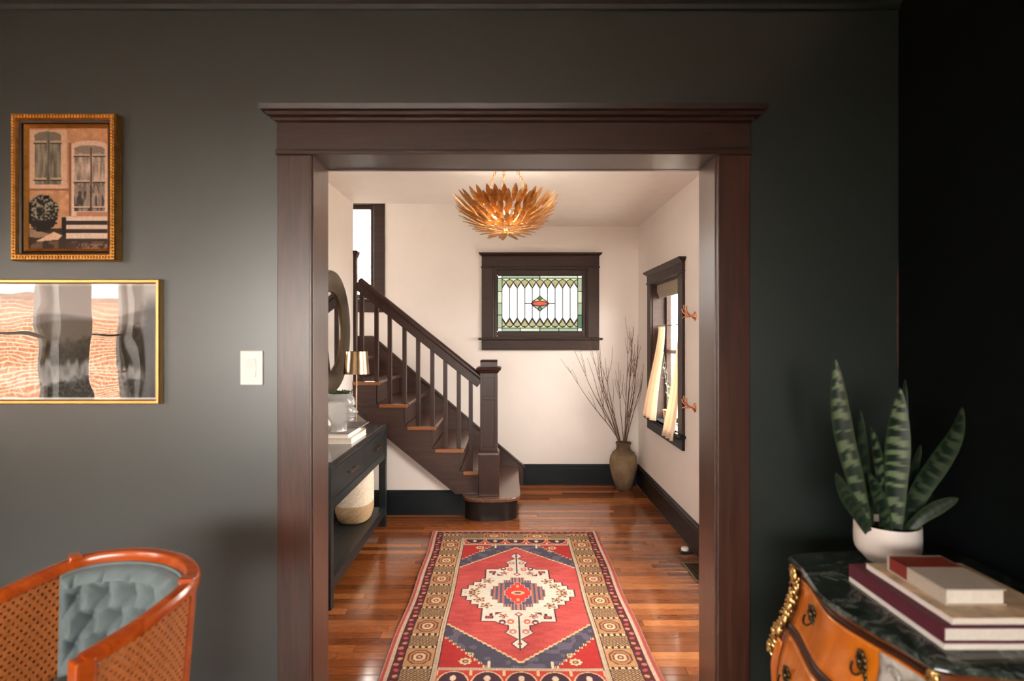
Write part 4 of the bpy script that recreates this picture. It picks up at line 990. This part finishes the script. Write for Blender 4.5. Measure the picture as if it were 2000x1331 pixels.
for i in range(150):
    u = RUW * (i + .5) / 150; p = rplace(u, 0); d_ = rb.uniform(-.006, .006)
    fg.tube([(p[0], p[1] + .003, .006), (p[0] + d_, p[1] + .012 + rb.uniform(0, .006), .003)], .0016, 4)
M['fringe'] = plain('cream_fringe', (.52, .40, .29), .95, var=.2)
tag(fg.build('fringe', 'fringe', rg, recalc=False), kind='stuff')
# ------------------------------------------------------------------ pictures on the dark wall
def frame_rect(mb, x0, x1, z0, z1, prof):                     # mitred frame; prof: (inset, y)
    rs = [[(x0 + i, y, z0 + i), (x1 - i, y, z0 + i), (x1 - i, y, z1 - i), (x0 + i, y, z1 - i)] for i, y in prof]
    return mb.rings(rs, False, False)
def frame(parent, name, mat, x0, x1, z0, z1, prof, **k): return frame_rect(MB(), x0, x1, z0, z1, prof + [prof[0]]).build(name, mat, parent, **k)
M['print'] = face_col('printed_photograph', .5)
M['liner'] = plain('black_wood_liner', (.018, .010, .006), .4)
px0, px1, pz0, pz1 = -1.773, -1.400, 1.666, 2.190; FF = FY - .040
pc = thing('picture_frame', ((px0 + px1) / 2, FY, pz0), 'gilt framed upright photo of weathered shutters and stone steps', 'picture')
of = frame(pc, 'outer_frame', 'gold', px0, px1, pz0, pz1, [(0, FY - .001), (0, FF + .006), (.004, FF), (.018, FF), (.024, FF + .008), (.024, FY - .001)])
bd = MB()
for k in range(46):
    z = lerp(pz0 + .006, pz1 - .006, (k + .5) / 46)
    for x in (px0 + .011, px1 - .011): bd.ball((x, FF - .001, z), (.006, .0035, .0048), 6, 4)
for k in range(32):
    x = lerp(px0 + .018, px1 - .018, (k + .5) / 32)
    for z in (pz0 + .011, pz1 - .011): bd.ball((x, FF - .001, z), (.0048, .0035, .006), 6, 4)
bd.build('beading', 'gold', of, recalc=False)
frame(pc, 'liner', 'liner', px0 + .024, px1 - .024, pz0 + .024, pz1 - .024, [(0, FY - .001), (0, FF + .010), (.007, FF + .012), (.011, FF + .022), (.011, FY - .001)])
frame(pc, 'gold_slip', 'gold', px0 + .035, px1 - .035, pz0 + .035, pz1 - .035, [(0, FY - .001), (0, FF + .016), (.010, FF + .026), (.010, FY - .001)])
def paint_shutters(U, V):
    u = U / (px1 - px0 - .09); v = V / (pz1 - pz0 - .09); C = np.zeros(U.shape + (3,)); n = vnoise(U, V, .02, 1); n2 = vnoise(U, V * .15, .006, 2); n3 = vnoise(U, V, .006, 3)
    put(C, u > -1, (206, 148, 108)); C *= (.9 + .2 * n)[..., None]
    def rect(a, b, c, d, col, tex=0):
        m = (u > a) & (u < b) & (v > c) & (v < d); put(C, m, col)
        if tex: C[m] *= (1 - tex / 2 + tex * n2[m])[..., None]
        return m
    rect(.0, .475, .01, .505, (222, 178, 148)); rect(.0, .50, .500, .515, (150, 100, 76))
    rect(.065, .40, .05, .465, (128, 118, 102), .5); put(C, ((u - .23) / .17) ** 2 + ((v - .065) / .04) ** 2 < 1, (128, 118, 102))
    rect(.232, .245, .04, .465, (66, 58, 50))
    for a, b in ((.05, .22), (.27, .41)):
        for z in (.105, .41): rect(a, b, z, z + .014, (196, 164, 138)); rect(a, b, z + .014, z + .026, (62, 52, 46))
    rect(.53, .995, .14, .73, (228, 190, 164)); put(C, ((u - .76) / .235) ** 2 + ((v - .15) / .05) ** 2 < 1, (228, 190, 164))
    m = rect(.565, .96, .17, .69, (176, 152, 136), .6); put(C, ((u - .76) / .195) ** 2 + ((v - .175) / .035) ** 2 < 1, (150, 128, 114))
    C[m & (v > .44) & (n2 > .5)] *= .62; C[m & (v > .52) & (n2 > .62)] *= .6
    rect(.775, .79, .16, .69, (70, 54, 48)); rect(.50, .53, .12, .73, (150, 96, 70)); rect(.60, .99, .695, .725, (190, 130, 104))
    for z in (.215, .43, .645):
        for a, b in ((.56, .77), (.80, .965)): rect(a, b, z, z + .012, (214, 184, 160)); rect(a, b, z + .012, z + .022, (66, 50, 44))
    g = (v > .83) & (u < .5); put(C, g, (60, 44, 36)); put(C, (v > .85) & (u > .47), (70, 52, 44))
    for z, h in ((.735, .032), (.80, .036), (.872, .042)): rect(.47, 1.0, z, z + h, (226, 196, 174)); rect(.47, 1.0, z + h, z + h + .032, (58, 44, 40))
    rect(.41, .47, .74, .90, (36, 28, 26)); put(C, poly(u, v, [(.0, .83), (.30, .885), (.10, .91), (.0, .90)]), (150, 120, 96)); put(C, poly(u, v, [(.31, .86), (.42, .89), (.36, .925), (.08, .94)]), (222, 180, 150))
    bsh = (((u - .17) / .21) ** 2 + ((v - .70) / .15) ** 2 < .75 + .5 * n3); put(C, bsh & (v < .86), (34, 30, 26)); put(C, bsh & (n3 > .55) & (v < .76), (104, 98, 84)); put(C, bsh & (n3 > .72) & (v < .76), (150, 140, 120))
    put(C, (v > .94) & (n > .55), (104, 78, 60)); put(C, (v > .96) & (u > .6) & (n3 > .5), (140, 104, 84))
    return C * (.94 + .1 * n3)[..., None]
w_, h_ = px1 - px0 - .09, pz1 - pz0 - .09
picture_grid('photo_print', pc, M['print'], w_, h_, 120, 176, paint_shutters, lambda u, v: (px0 + .045 + u, FF + .030, pz1 - .045 - v))

qx0, qx1, qz0, qz1 = -1.985, -1.252, 1.153, 1.600; FF = FY - .026
M['goldthin'] = plain('satin_gold_moulding', (.80, .50, .18), .34, 1, var=.08)
M['mat'] = plain('white_mount_board', (.84, .80, .76), .8, var=.02)
p2 = thing('picture_frame', ((qx0 + qx1) / 2, FY, qz0), 'thin gold framed glazed landscape photo of a lake and hills', 'picture')
frame(p2, 'outer_frame', 'goldthin', qx0, qx1, qz0, qz1, [(0, FY - .001), (0, FF + .004), (.003, FF), (.011, FF), (.016, FF + .006), (.016, FY - .001)])
frame(p2, 'mount', 'mat', qx0 + .016, qx1 - .016, qz0 + .016, qz1 - .016, [(0, FY - .001), (0, FF + .013), (.006, FF + .014), (.006, FY - .001)])
def paint_lake(U, V):
    W, Hh = qx1 - qx0 - .044, qz1 - qz0 - .044; u = U / W; v = V / Hh; n = vnoise(U, V, .05, 4); n3 = vnoise(U, V, .014, 5); n4 = vnoise(U, V, .006, 8); f = vnoise(U, V * .25, .010, 6)
    C = np.ones(U.shape + (3,)) * np.array((196, 186, 180)) / 255
    def mix(m, col): C[:] = C * (1 - m[..., None]) + np.array(col) / 255 * m[..., None]
    sm = lambda x, w=.015: np.clip(x / w * .5 + .5, 0, 1)
    r1 = .26 + .09 * np.abs(u - .66) - .20 * np.clip(u - .72, 0, 1) + .03 * np.sin(u * 11) ; mix(sm(v - r1), (146, 136, 132))
    r2 = .34 + .05 * np.sin(u * 6 + 1.2) + .02 * n; mix(sm(v - r2), (112, 100, 88))
    r3 = .40 + .09 * np.sin(u * 4.4 + .2) + .07 * n3 + .03 * n4; mix(sm(v - r3, .03), (60, 50, 38)); mix(sm(v - r3, .03) * (n4 * n3 * 1.3), (98, 84, 60)); mix(sm(v - r3 - .06, .05) * (1 - n) * .7, (26, 24, 20))
    sh = .66 + .03 * np.sin(u * 9) + .10 * f; mix(sm(v - sh, .03), (166, 164, 162)); mix(sm(v - sh - .02, .06) * np.clip(1 - (v - sh) / .16, 0, 1) * f, (70, 62, 52))
    mix(sm(1 - ((u - .80) / .05) ** 2 - ((v - .76) / .022) ** 2, .3) * (v > .755), (92, 44, 40))
    mix(sm(v - (.93 - .10 * n - .08 * n3 - .06 * np.sin(u * 8 + 2)), .03) * (.5 + .5 * n4), (34, 32, 26)); mix(sm(u - .95 + .02 * n3, .02) * sm(v - .15, .1), (42, 34, 27))
    return C
w_, h_ = qx1 - qx0 - .044, qz1 - qz0 - .044
picture_grid('photo_print', p2, M['print'], w_, h_, 200, 124, paint_lake, lambda u, v: (qx0 + .022 + u, FF + .018, qz1 - .022 - v))
MB().box(qx0 + .016, qx1 - .016, FF + .009, FF + .011, qz0 + .016, qz1 - .016).build('glazing', 'picglass', p2)

# light switch
sw = thing('light_switch', (-.931, FY, 1.22), 'white rocker light switch plate beside the walnut casing', 'switch')
MB().box(-.972, -.890, FY - .006, FY, 1.220, 1.344).build('plate', 'plastic', sw, bevel=.003)
MB().prism([(FY - .006, 1.249), (FY - .010, 1.250), (FY - .007, 1.282), (FY - .010, 1.314), (FY - .006, 1.315)], 'x', -.948, -.914).build('rocker', 'plastic', sw)
for z in (1.232, 1.332): MB().rings([[(-.931 + r * math.cos(2*PI*i/10), y, z + r * math.sin(2*PI*i/10)) for i in range(10)] for r, y in ((.003, FY - .006), (.003, FY - .0068))]).build('screw', 'plastic', sw)

# ------------------------------------------------------------------ cane armchair
M['cherry'] = wood('polished_orange_mahogany', (.30, .040, .005), (.52, .095, .010), 'x', .25, .4, 18, coatr=.12)
M['cane'] = plain('woven_cane', (.46, .14, .035), .5, var=.2, vs=90)
M['velvet'] = plain('dusty_blue_velvet', (.16, .205, .215), .85, var=.12, vs=25, bs=.15, bscale=300)
RP = [(-1.395, 1.19, .700), (-1.335, 1.31, .728), (-1.262, 1.454, .757), (-1.18, 1.600, .783), (-1.07, 1.640, .792), (-.945, 1.625, .790), (-.848, 1.563, .784), (-.807, 1.48, .772), (-.833, 1.345, .747), (-.893, 1.231, .720)]
rp = spline(RP, 10); CCt = Vector((-1.10, 1.33, 0)); SZ = .42
ac = thing('armchair', (-1.10, 1.36, 0), 'barrel armchair with cane sides and tufted blue velvet back', 'armchair')
tr = [(-.016, -.016), (-.018, .003), (-.013, .011), (0, .014), (.013, .011), (.018, .003), (.016, -.016)]
top = MB().sweep(rp, tr).build('top_rail', 'cherry', ac, smooth=True)
low_rail = [Vector((lerp(CCt.x, p.x, .93), lerp(CCt.y, p.y, .93), SZ)) for p in rp]
MB().sweep(low_rail, [(-.018, -.04), (-.018, .03), (.018, .03), (.018, -.04)]).build('seat_rail', 'cherry', ac, bevel=.004)
MB().box(low_rail[0].x, low_rail[-1].x, low_rail[-1].y - .035, low_rail[-1].y + .0, SZ - .04, SZ + .03).build('front_seat_rail', 'cherry', ac, bevel=.006)
for k, nm in ((0, 'front_leg'), (30, 'back_leg'), (70, 'back_leg'), (90, 'front_leg')):
    p, q = rp[k], low_rail[k]; d = (rp[min(k + 1, 90)] - rp[max(k - 1, 0)]); ang_ = math.atan2(d.y, d.x)
    ca, sa = math.cos(ang_), math.sin(ang_); hw = .019 if nm == 'front_leg' else .016
    sec = lambda c, z, w1, w2: [(c.x + ca * a * w1 - sa * b * w2, c.y + sa * a * w1 + ca * b * w2, z) for a, b in ((-1, -1), (1, -1), (1, 1), (-1, 1))]
    out = (Vector((q.x, q.y, 0)) - Vector((CCt.x, CCt.y, 0))).normalized() * .03
    foot = q + out
    MB().rings([sec(foot, 0, .012, .012), sec(q, SZ - .06, .020, .020), sec(q, SZ + .03, hw, hw), sec(p, p.z + (.012 if nm == 'back_leg' else .004), hw * 1.05, hw * 1.05)]).build(nm, 'cherry', ac, bevel=.005)
    if nm == 'back_leg':
        MB().rings([sec(p, p.z + .010, hw * 1.0, hw * 1.3), sec(p, p.z + .021, hw * .9, hw * 1.2)]).build('joint_block', 'cherry', ac, bevel=.004)
def cane_panel(k0, k1, inset=0.0):
    seg = range(k0, k1 + 1); L = sum((rp[k+1] - rp[k]).length for k in range(k0, k1)); nx = max(6, int(L / .0165))
    def pt(s, t):                                             # s 0..1 along, t 0..1 down
        f_ = k0 + s * (k1 - k0); k = min(int(f_), k1 - 1); a = f_ - k
        T = rp[k].lerp(rp[k+1], a) - Vector((0, 0, .014)); B = low_rail[k].lerp(low_rail[k+1], a) + Vector((0, 0, .028))
        q = T.lerp(B, t); n = (Vector((q.x, q.y, 0)) - Vector((CCt.x, CCt.y, 0))).normalized()
        return q + n * inset
    mb = MB(); ny = 23; th = .0022
    for j in range(ny):
        for i in range(nx + (j % 2)):
            s0 = (i - .5 * (j % 2)) / nx; s1 = s0 + 1 / nx; s0, s1 = max(0, s0), min(1, s1); t0, t1 = j / ny, (j + 1) / ny
            if s1 - s0 < .6 / nx:
                mb.add([pt(s0, t0), pt(s1, t0), pt(s1, t1), pt(s0, t1)], [(0, 1, 2, 3)]); continue
            sc, tc_ = (s0 + s1) / 2, (t0 + t1) / 2; hs, ht = (s1 - s0) / 2, (t1 - t0) / 2
            o8 = [(-1, -1), (0, -1), (1, -1), (1, 0), (1, 1), (0, 1), (-1, 1), (-1, 0)]
            h8 = [(-.36, -.40), (0, -.54), (.36, -.40), (.50, 0), (.36, .40), (0, .54), (-.36, .40), (-.50, 0)]
            mb.add([pt(sc + a * hs, tc_ + b * ht) for a, b in o8] + [pt(sc + a * hs, tc_ + b * ht) for a, b in h8], [(q, (q+1) % 8, 8 + (q+1) % 8, 8 + q) for q in range(8)])
    o = mb.build('cane_panel', 'cane', ac, recalc=False, thick=.003); tag(o, 'woven cane panel', kind='stuff')
for a, b in ((1, 29), (31, 69), (71, 89)): cane_panel(a, b, -.004)
for a, b in ((1, 28.999), (71, 88.999)): cane_panel(int(a), int(b), .012)  # second cane layer added behind the arms so their holes look darker
# tufted back cushion
k0, k1 = 28.4, 68.6
def cush(s, t, off):
    f_ = k0 + s * (k1 - k0); k = int(f_); T = rp[k].lerp(rp[k+1], f_ - k) - Vector((0, 0, .020)); B = low_rail[k].lerp(low_rail[k+1], f_ - k) + Vector((0, 0, .04))
    p = T.lerp(B, t); n = (Vector((CCt.x, CCt.y, 0)) - Vector((p.x, p.y, 0))).normalized()
    return p + n * off
Ls = sum((rp[k+1] - rp[k]).length for k in range(28, 69)); Hs = .33
tufts = [((i + .5 * (r % 2)) * .082 + .035, .075 + r * .066) for r in range(4) for i in range(-1, 8)]
def puff(s, t):
    x, y = s * Ls, t * Hs
    ds = sorted((math.hypot((x - a), (y - b) * 1.05), a, b) for a, b in tufts)
    d0 = ds[0][0]
    h = .040 * (1 - math.exp(-(d0 / .026) ** 1.5))
    for r_ in (0, 1):                                         # creases along the diamond lines
        pass
    u_, v_ = (x - .035) / .082, (y - .075) / .066
    if -.6 < v_ < 3.3:
        for sg in (1, -1):
            q = (u_ + sg * v_ / 2) % 1.0; q = min(q, 1 - q); h -= .010 * math.exp(-(q / .085) ** 2)
    else:
        q = u_ % 1.0; q = min(q, 1 - q); h -= .010 * math.exp(-(q / .07) ** 2)
    edge = min(s * Ls, (1 - s) * Ls, t * Hs) / .03
    return .028 + h * min(1, edge) ** .5
MB().grid(lambda s, t: cush(s, t, puff(s, t)), 110, 90).build('tufted_back', 'velvet', ac, smooth=True)
MB().grid(lambda s, t: cush(s, t, .0205), 40, 10).build('back_lining', 'velvet', ac, smooth=True)
pe = [cush(0, 1 - i / 20, .020) for i in range(20)] + [cush(i / 60, 0, .020) for i in range(61)] + [cush(1, i / 20, .020) for i in range(1, 21)]
MB().tube(pe, .0055, 8).build('piping', 'velvet', ac, smooth=True)
bt = None
for a, b in tufts:
    if 0 < a < Ls and b < Hs - .02:
        c = cush(a / Ls, b / Hs, puff(a / Ls, b / Hs) + .003)
        MB().ball(c, .008, 10, 6).build('button', 'velvet', ac, smooth=True)
# seat cushion
ring = [Vector((lerp(CCt.x, p.x, .86), lerp(CCt.y, p.y, .86))) for p in rp[::4]]
MB().rings([[(lerp(CCt.x, p.x, sc), lerp(CCt.y, p.y, sc), SZ + z) for p in ring] for z, sc in ((-.02, .98), (.03, 1.0), (.06, .99), (.085, .94), (.098, .8), (.104, .4))]).build('seat_cushion', 'velvet', ac, smooth=True)

# ------------------------------------------------------------------ commode
m, nt, b = new_mat('green_marble'); setp(b, (.03,.045,.04), .16, 0, .3, .5)
v = coords(nt); wv = nt.nodes.new('ShaderNodeTexNoise'); wv.inputs['Scale'].default_value = 9; wv.inputs['Detail'].default_value = 9; wv.inputs['Roughness'].default_value = .68; wv.inputs['Distortion'].default_value = 2.2
nt.links.new(v, wv.inputs['Vector'])
nt.links.new(ramp(nt, wv.outputs['Fac'], [(.36, (.006, .010, .009)), (.49, (.018, .027, .023)), (.56, (.05, .066, .055)), (.595, (.15, .165, .14)), (.615, (.03, .04, .034)), (.8, (.012, .019, .016))]), b.inputs['Base Color']); M['marble'] = m
M['marq'] = wood('orange_marquetry_veneer', (.50, .105, .004), (.74, .22, .010), 'z', .3, .35, 12, coatr=.12)
M['redwood'] = wood('red_brown_veneer', (.10, .022, .008), (.20, .05, .016), 'z', .25, .5, 20)
M['darkline'] = plain('dark_banding', (.03, .008, .004), .3, var=.2)
M['inlay'] = plain('pale_grey_carved_stone', (.44, .42, .38), .4, var=.35, vs=30, bs=.8, bscale=28)
K = 1.0
front = spline([(.835, 1.757, 0), (.832, 1.680, 0), (.812, 1.588, 0), (.794, 1.503, 0), (.798, 1.430, 0), (.816, 1.355, 0), (.835, 1.289, 0), (.846, 1.235, 0), (.856, 1.185, 0)], 5)
sideN = spline([(.885, 1.170, 0), (1.02, 1.150, 0), (1.20, 1.158, 0), (1.37, 1.175, 0)], 4)
sideF = spline([(1.37, 1.800, 0), (1.20, 1.815, 0), (1.02, 1.802, 0), (.870, 1.780, 0)], 4)
outl = [Vector((p.x, p.y)) for p in front + sideN + sideF]; NF = len(front)
def onorm(i):
    a, b = outl[i-1], outl[(i+1) % len(outl)]; d = (b - a).normalized(); n = Vector((d.y, -d.x))
    if n.dot(outl[i] - Vector((1.12, 1.48))) < 0: n = -n
    return n
ON = [onorm(i) for i in range(len(outl))]
MT = .74
cd = thing('commode', (1.10, 1.48, 0), 'bombe marquetry commode with gilt mounts and green marble top', 'commode')
MB().rings([[(*(p + n * o), z) for p, n in zip(outl, ON)] for z, o in ((MT - .022, -.004), (MT - .019, 0), (MT - .012, .004), (MT - .006, .002), (MT - .001, -.001), (MT, -.004))]).build('marble_top', 'marble', cd, smooth=True)
BZ = [(.720, -.020), (.700, -.021), (.65, -.022), (.60, -.010), (.56, .004), (.51, .026), (.46, .040), (.41, .048), (.36, .046), (.30, .030), (.24, .008), (.18, -.008), (.155, -.012)]
def bof(z):
    for (z1_, o1), (z0_, o0) in zip(BZ, BZ[1:]):
        if z0_ <= z <= z1_: return lerp(o0, o1, (z - z0_) / (z1_ - z0_))
    return -.02
def bpt(i, z, ex=0):                                          # point on the body at outline index i (may be fractional)
    k = int(i); a = i - k; p = outl[k].lerp(outl[min(k + 1, len(outl) - 1)], a); n = ON[k].lerp(ON[min(k + 1, len(outl) - 1)], a).normalized()
    q = p + n * (bof(z) + ex); return Vector((min(q.x, 1.385), q.y, z))
MB().rings([[tuple(bpt(i, z)) for i in range(len(outl))] for z, o in BZ]).build('carcass', 'redwood', cd, smooth=True)
def patch(name, mat, i0, i1, z0, z1, ex, parent, ni=30, nz=12, **k):
    mb = MB().grid(lambda u, v: bpt(lerp(i0, i1, u), lerp(z1, z0, v), ex), ni, nz)
    return mb.build(name, mat, parent, smooth=True, recalc=False, thick=.006, **k)
patch('dark_band', 'darkline', 1, NF - 2, .694, .704, .003, cd, nz=2)
d1 = patch('drawer', 'marq', 3.0, NF - 4, .556, .688, .003, cd); d2 = patch('drawer', 'marq', 3.0, NF - 4, .37, .532, .003, cd)
patch('drawer_rail', 'darkline', 1, NF - 2, .535, .553, .002, cd, nz=3)
patch('apron', 'marq', 4, NF - 5, .19, .35, .003, cd)
patch('corner_panel', 'marq', .4, 2.2, .36, .50, .003, cd, ni=6); patch('side_panel', 'marq', NF + 1, NF + 11, .40, .68, .003, cd)
iy = lambda Y: min(range(NF), key=lambda i: abs(front[i].y - Y))
ip = patch('inlay_panel', 'inlay', iy(1.325), iy(1.20), .560, .684, .006, cd, ni=14)
sc_ = MB()
for (a_, z, r_) in ((.30, .655, .013), (.55, .635, .016), (.75, .655, .012), (.35, .61, .016), (.62, .60, .014), (.82, .62, .010), (.45, .58, .012), (.7, .575, .011), (.2, .59, .011)):
    c = bpt(lerp(iy(1.325), iy(1.20), a_), z, .011); sc_.ball(c, (.007, r_, r_ * .7), 10, 6)
    sc_.tube([c + Vector((-.006, r_ * 1.3 * math.cos(q), r_ * 1.1 * math.sin(q))) for q in [i * .5 for i in range(9)]], .0035, 5)
sc_.build('carved_scroll', 'inlay', ip, smooth=True, recalc=False)
def mount(i, zs, name, parent, seed, size=1):
    rnd = random.Random(seed); mb = MB()
    for j_, z in enumerate(zs):
        c = bpt(i, z, .008); s_ = size * (1 + .35 * math.sin(j_ * 1.9))
        for q in range(3):
            cc_ = c + Vector((rnd.uniform(-.008, .008), rnd.uniform(-.012, .012), rnd.uniform(-.008, .008))) * size
            mb.ball(cc_, (.006 * s_, .009 * s_, .012 * s_), 8, 6)
        mb.tube([c + Vector((-.004 - .004 * math.sin(t_), .014 * s_ * math.cos(t_), .012 * s_ * math.sin(t_))) for t_ in [k_ * .55 for k_ in range(8)]], .003 * size, 5)
    return mb.build(name, 'ormolu', parent, smooth=True, recalc=False)
mount(.2, [.705 - .0135 * k for k in range(21)], 'corner_mount', cd, 4)
mount(NF - 1, [.705 - .0135 * k for k in range(21)], 'corner_mount', cd, 5)
def pull(i, z, parent, name='drawer_pull', seed=1):
    rnd = random.Random(seed); mb = MB(); c = bpt(i, z, .010)
    for k in range(7):
        a = 2 * PI * k / 7; mb.ball(c + Vector((-.002, .013 * math.cos(a), .018 * math.sin(a))), (.005, .009, .010), 8, 5)
    for k in range(5): mb.ball(c + Vector((-.002, -.014 - .006 * k * .6, -.026 - .011 * k)) , (.004, .007 - .0007 * k, .010), 8, 5)
    mb.ball(c + Vector((-.006, 0, 0)), .008, 8, 6)
    mb.tube([c + Vector((-.010 - .012 * math.sin(t_), -.020 * math.cos(t_), -.010 - .018 * math.sin(t_))) for t_ in [k * PI / 8 for k in range(9)]], .003, 6)
    return mb.build(name, 'darkbronze', parent, smooth=True, recalc=False)
pull(iy(1.60), .640, d1, seed=2); pull(iy(1.375), .640, d1, seed=3); pull(iy(1.62), .455, d2, seed=4); pull(iy(1.34), .455, d2, seed=6)
for i in (1, NF - 2, NF + 15, NF + 19):
    p = bpt(min(i, len(outl) - 1), .17, -.03); c = Vector((1.10, 1.48, 0)); o_ = (Vector((p.x, p.y, 0)) - c).normalized()
    MB().tube(spline([p + Vector((0, 0, .04)) - o_ * .01, p + Vector((0, 0, -.03)) + o_ * .012, p + Vector((0, 0, -.11)) - o_ * .004, Vector((p.x, p.y, .004)) + o_ * .012], 6), [.034] * 4 + [.030, .027, .024, .021, .018, .016, .015, .014, .013, .013, .014, .016, .017, .018, .018], 10).build('leg', 'redwood', cd, smooth=True)

# books on the commode
M['cv_burg'] = plain('burgundy_cloth', (.105, .012, .028), .6, var=.15, vs=60)
M['cv_map'] = plain('tan_printed_cover', (.60, .44, .29), .55, var=.35, vs=22)
M['cv_beige'] = plain('beige_cloth', (.50, .44, .37), .7, var=.05, vs=60)
M['cv_red'] = plain('red_leather', (.22, .022, .014), .5, var=.15, vs=50)
g = 'books on the commode'
book('book', .910, 1.165, 1.232, 1.578, MT + .0005, .012, 'cv_white', 'thin white book at the bottom of the stack on the marble', g, 'x0')
b2 = book('book', .911, 1.165, 1.236, 1.580, MT + .0128, .034, 'cv_burg', 'burgundy cloth book under a tan one on the commode', g, 'x0', .004)
book('book', .936, 1.185, 1.245, 1.545, MT + .0470, .015, 'cv_white', 'wide tan printed book beneath the small beige book', g, 'x0', .002, extra='cv_map')
zz = MT + .0623
b4 = book('book', .962, 1.098, 1.300, 1.500, zz, .036, 'cv_beige', 'small thick beige book with a red leather band, topmost on commode', g, 'x0', .003)
rb_ = MB().box(.9615, 1.094, 1.425, 1.490, zz + .0355, zz + .0366); rb_.box(.9612, .9655, 1.425, 1.490, zz + .004, zz + .0366); rb_.build('red_band', 'cv_red', b4)

# snake plant
PX, PY = 1.100, 1.715; PZ = MT + .0005
pl = thing('snake_plant', (PX, PY, PZ), 'snake plant in a round white pot on the commode', 'plant')
MB().lathe([(.048, 0), (.053, .003), (.074, .026), (.082, .036), (.0855, .050), (.0862, .075), (.0855, .108), (.084, .113), (.081, .112), (.080, .10), (.078, .07), (.05, .03)], 48, (PX, PY, PZ)).build('pot', 'potwhite', pl, smooth=True)
MB().lathe([(.079, .092), (.05, .097), (.01, .099)], 28, (PX, PY, PZ)).build('soil', 'soil', pl, smooth=True)
m, nt, b = new_mat('snake_plant_leaf'); setp(b, (.05,.1,.05), .42, spec=.4)
a_ = nt.nodes.new('ShaderNodeAttribute'); a_.attribute_name = 'Col'; nt.links.new(a_.outputs['Color'], b.inputs['Base Color']); M['snake'] = m
def sleaf(pts, wpx, dy0, dy1, seed, light):
    rnd = random.Random(seed); n = len(pts); ps = []
    for i, (px, py) in enumerate(pts):
        ps.append(P(px, py, PY + lerp(dy0, dy1, i / (n - 1))))
    path = spline(ps, 22); N = len(path); W = wpx * PY / F / 2; rs = []
    for i, p in enumerate(path):
        t = i / (N - 1); w = W * (.55 + .45 * math.sin(min(1, t / .55) * PI / 2)) * (1 - max(0, (t - .5) / .5) ** 2.2) + .0008
        d = (path[min(i+1, N-1)] - path[max(i-1, 0)]).normalized(); sd = d.cross(Vector((0, -1, 0)))
        if sd.length < .1: sd = Vector((1, 0, 0))
        sd.normalize(); nm = sd.cross(d).normalized()
        if nm.y > 0: nm = -nm
        tw = .35 * math.sin(seed + t); sd = (sd * math.cos(tw) + nm * math.sin(tw)).normalized(); nm = sd.cross(d).normalized()
        if nm.y > 0: nm = -nm
        c = w * .28
        rs.append([p - sd * w + nm * c, p - sd * w * .5 + nm * c * .3, p, p + sd * w * .5 + nm * c * .3, p + sd * w + nm * c, p + sd * w * .5 - nm * .0025, p - nm * .0035, p - sd * w * .5 - nm * .0025])
    o = MB().rings(rs).build('leaf', 'snake', pl, smooth=True); me = o.data
    at = me.attributes.new('Col', 'FLOAT_COLOR', 'POINT'); cols = []
    for f in range(len(me.vertices)):
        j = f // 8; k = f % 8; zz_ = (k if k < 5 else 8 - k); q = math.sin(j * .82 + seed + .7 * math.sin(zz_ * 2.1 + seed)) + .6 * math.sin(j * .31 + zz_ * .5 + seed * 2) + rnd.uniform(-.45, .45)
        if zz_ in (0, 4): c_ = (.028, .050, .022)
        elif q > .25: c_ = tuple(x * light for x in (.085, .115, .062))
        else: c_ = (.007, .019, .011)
        cols += [*c_, 1]
    at.data.foreach_set('color', cols)
for i, L in enumerate([
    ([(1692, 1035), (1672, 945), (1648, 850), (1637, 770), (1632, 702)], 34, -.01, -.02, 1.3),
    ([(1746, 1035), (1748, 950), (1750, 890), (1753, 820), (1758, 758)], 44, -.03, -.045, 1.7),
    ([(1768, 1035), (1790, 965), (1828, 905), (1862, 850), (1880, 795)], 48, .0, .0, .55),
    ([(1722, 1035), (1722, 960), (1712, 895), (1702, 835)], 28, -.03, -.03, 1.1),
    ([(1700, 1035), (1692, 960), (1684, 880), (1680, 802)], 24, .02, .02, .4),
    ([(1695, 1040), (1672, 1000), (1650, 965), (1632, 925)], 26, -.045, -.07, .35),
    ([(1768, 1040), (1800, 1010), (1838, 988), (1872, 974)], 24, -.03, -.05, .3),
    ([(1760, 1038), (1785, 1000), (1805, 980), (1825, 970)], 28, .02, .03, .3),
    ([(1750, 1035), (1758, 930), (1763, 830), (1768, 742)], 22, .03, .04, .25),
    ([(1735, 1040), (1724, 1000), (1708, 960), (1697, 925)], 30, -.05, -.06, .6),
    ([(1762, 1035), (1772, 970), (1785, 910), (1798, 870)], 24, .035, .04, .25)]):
    sleaf(L[0], L[1], L[2], L[3], i + 1, L[4])
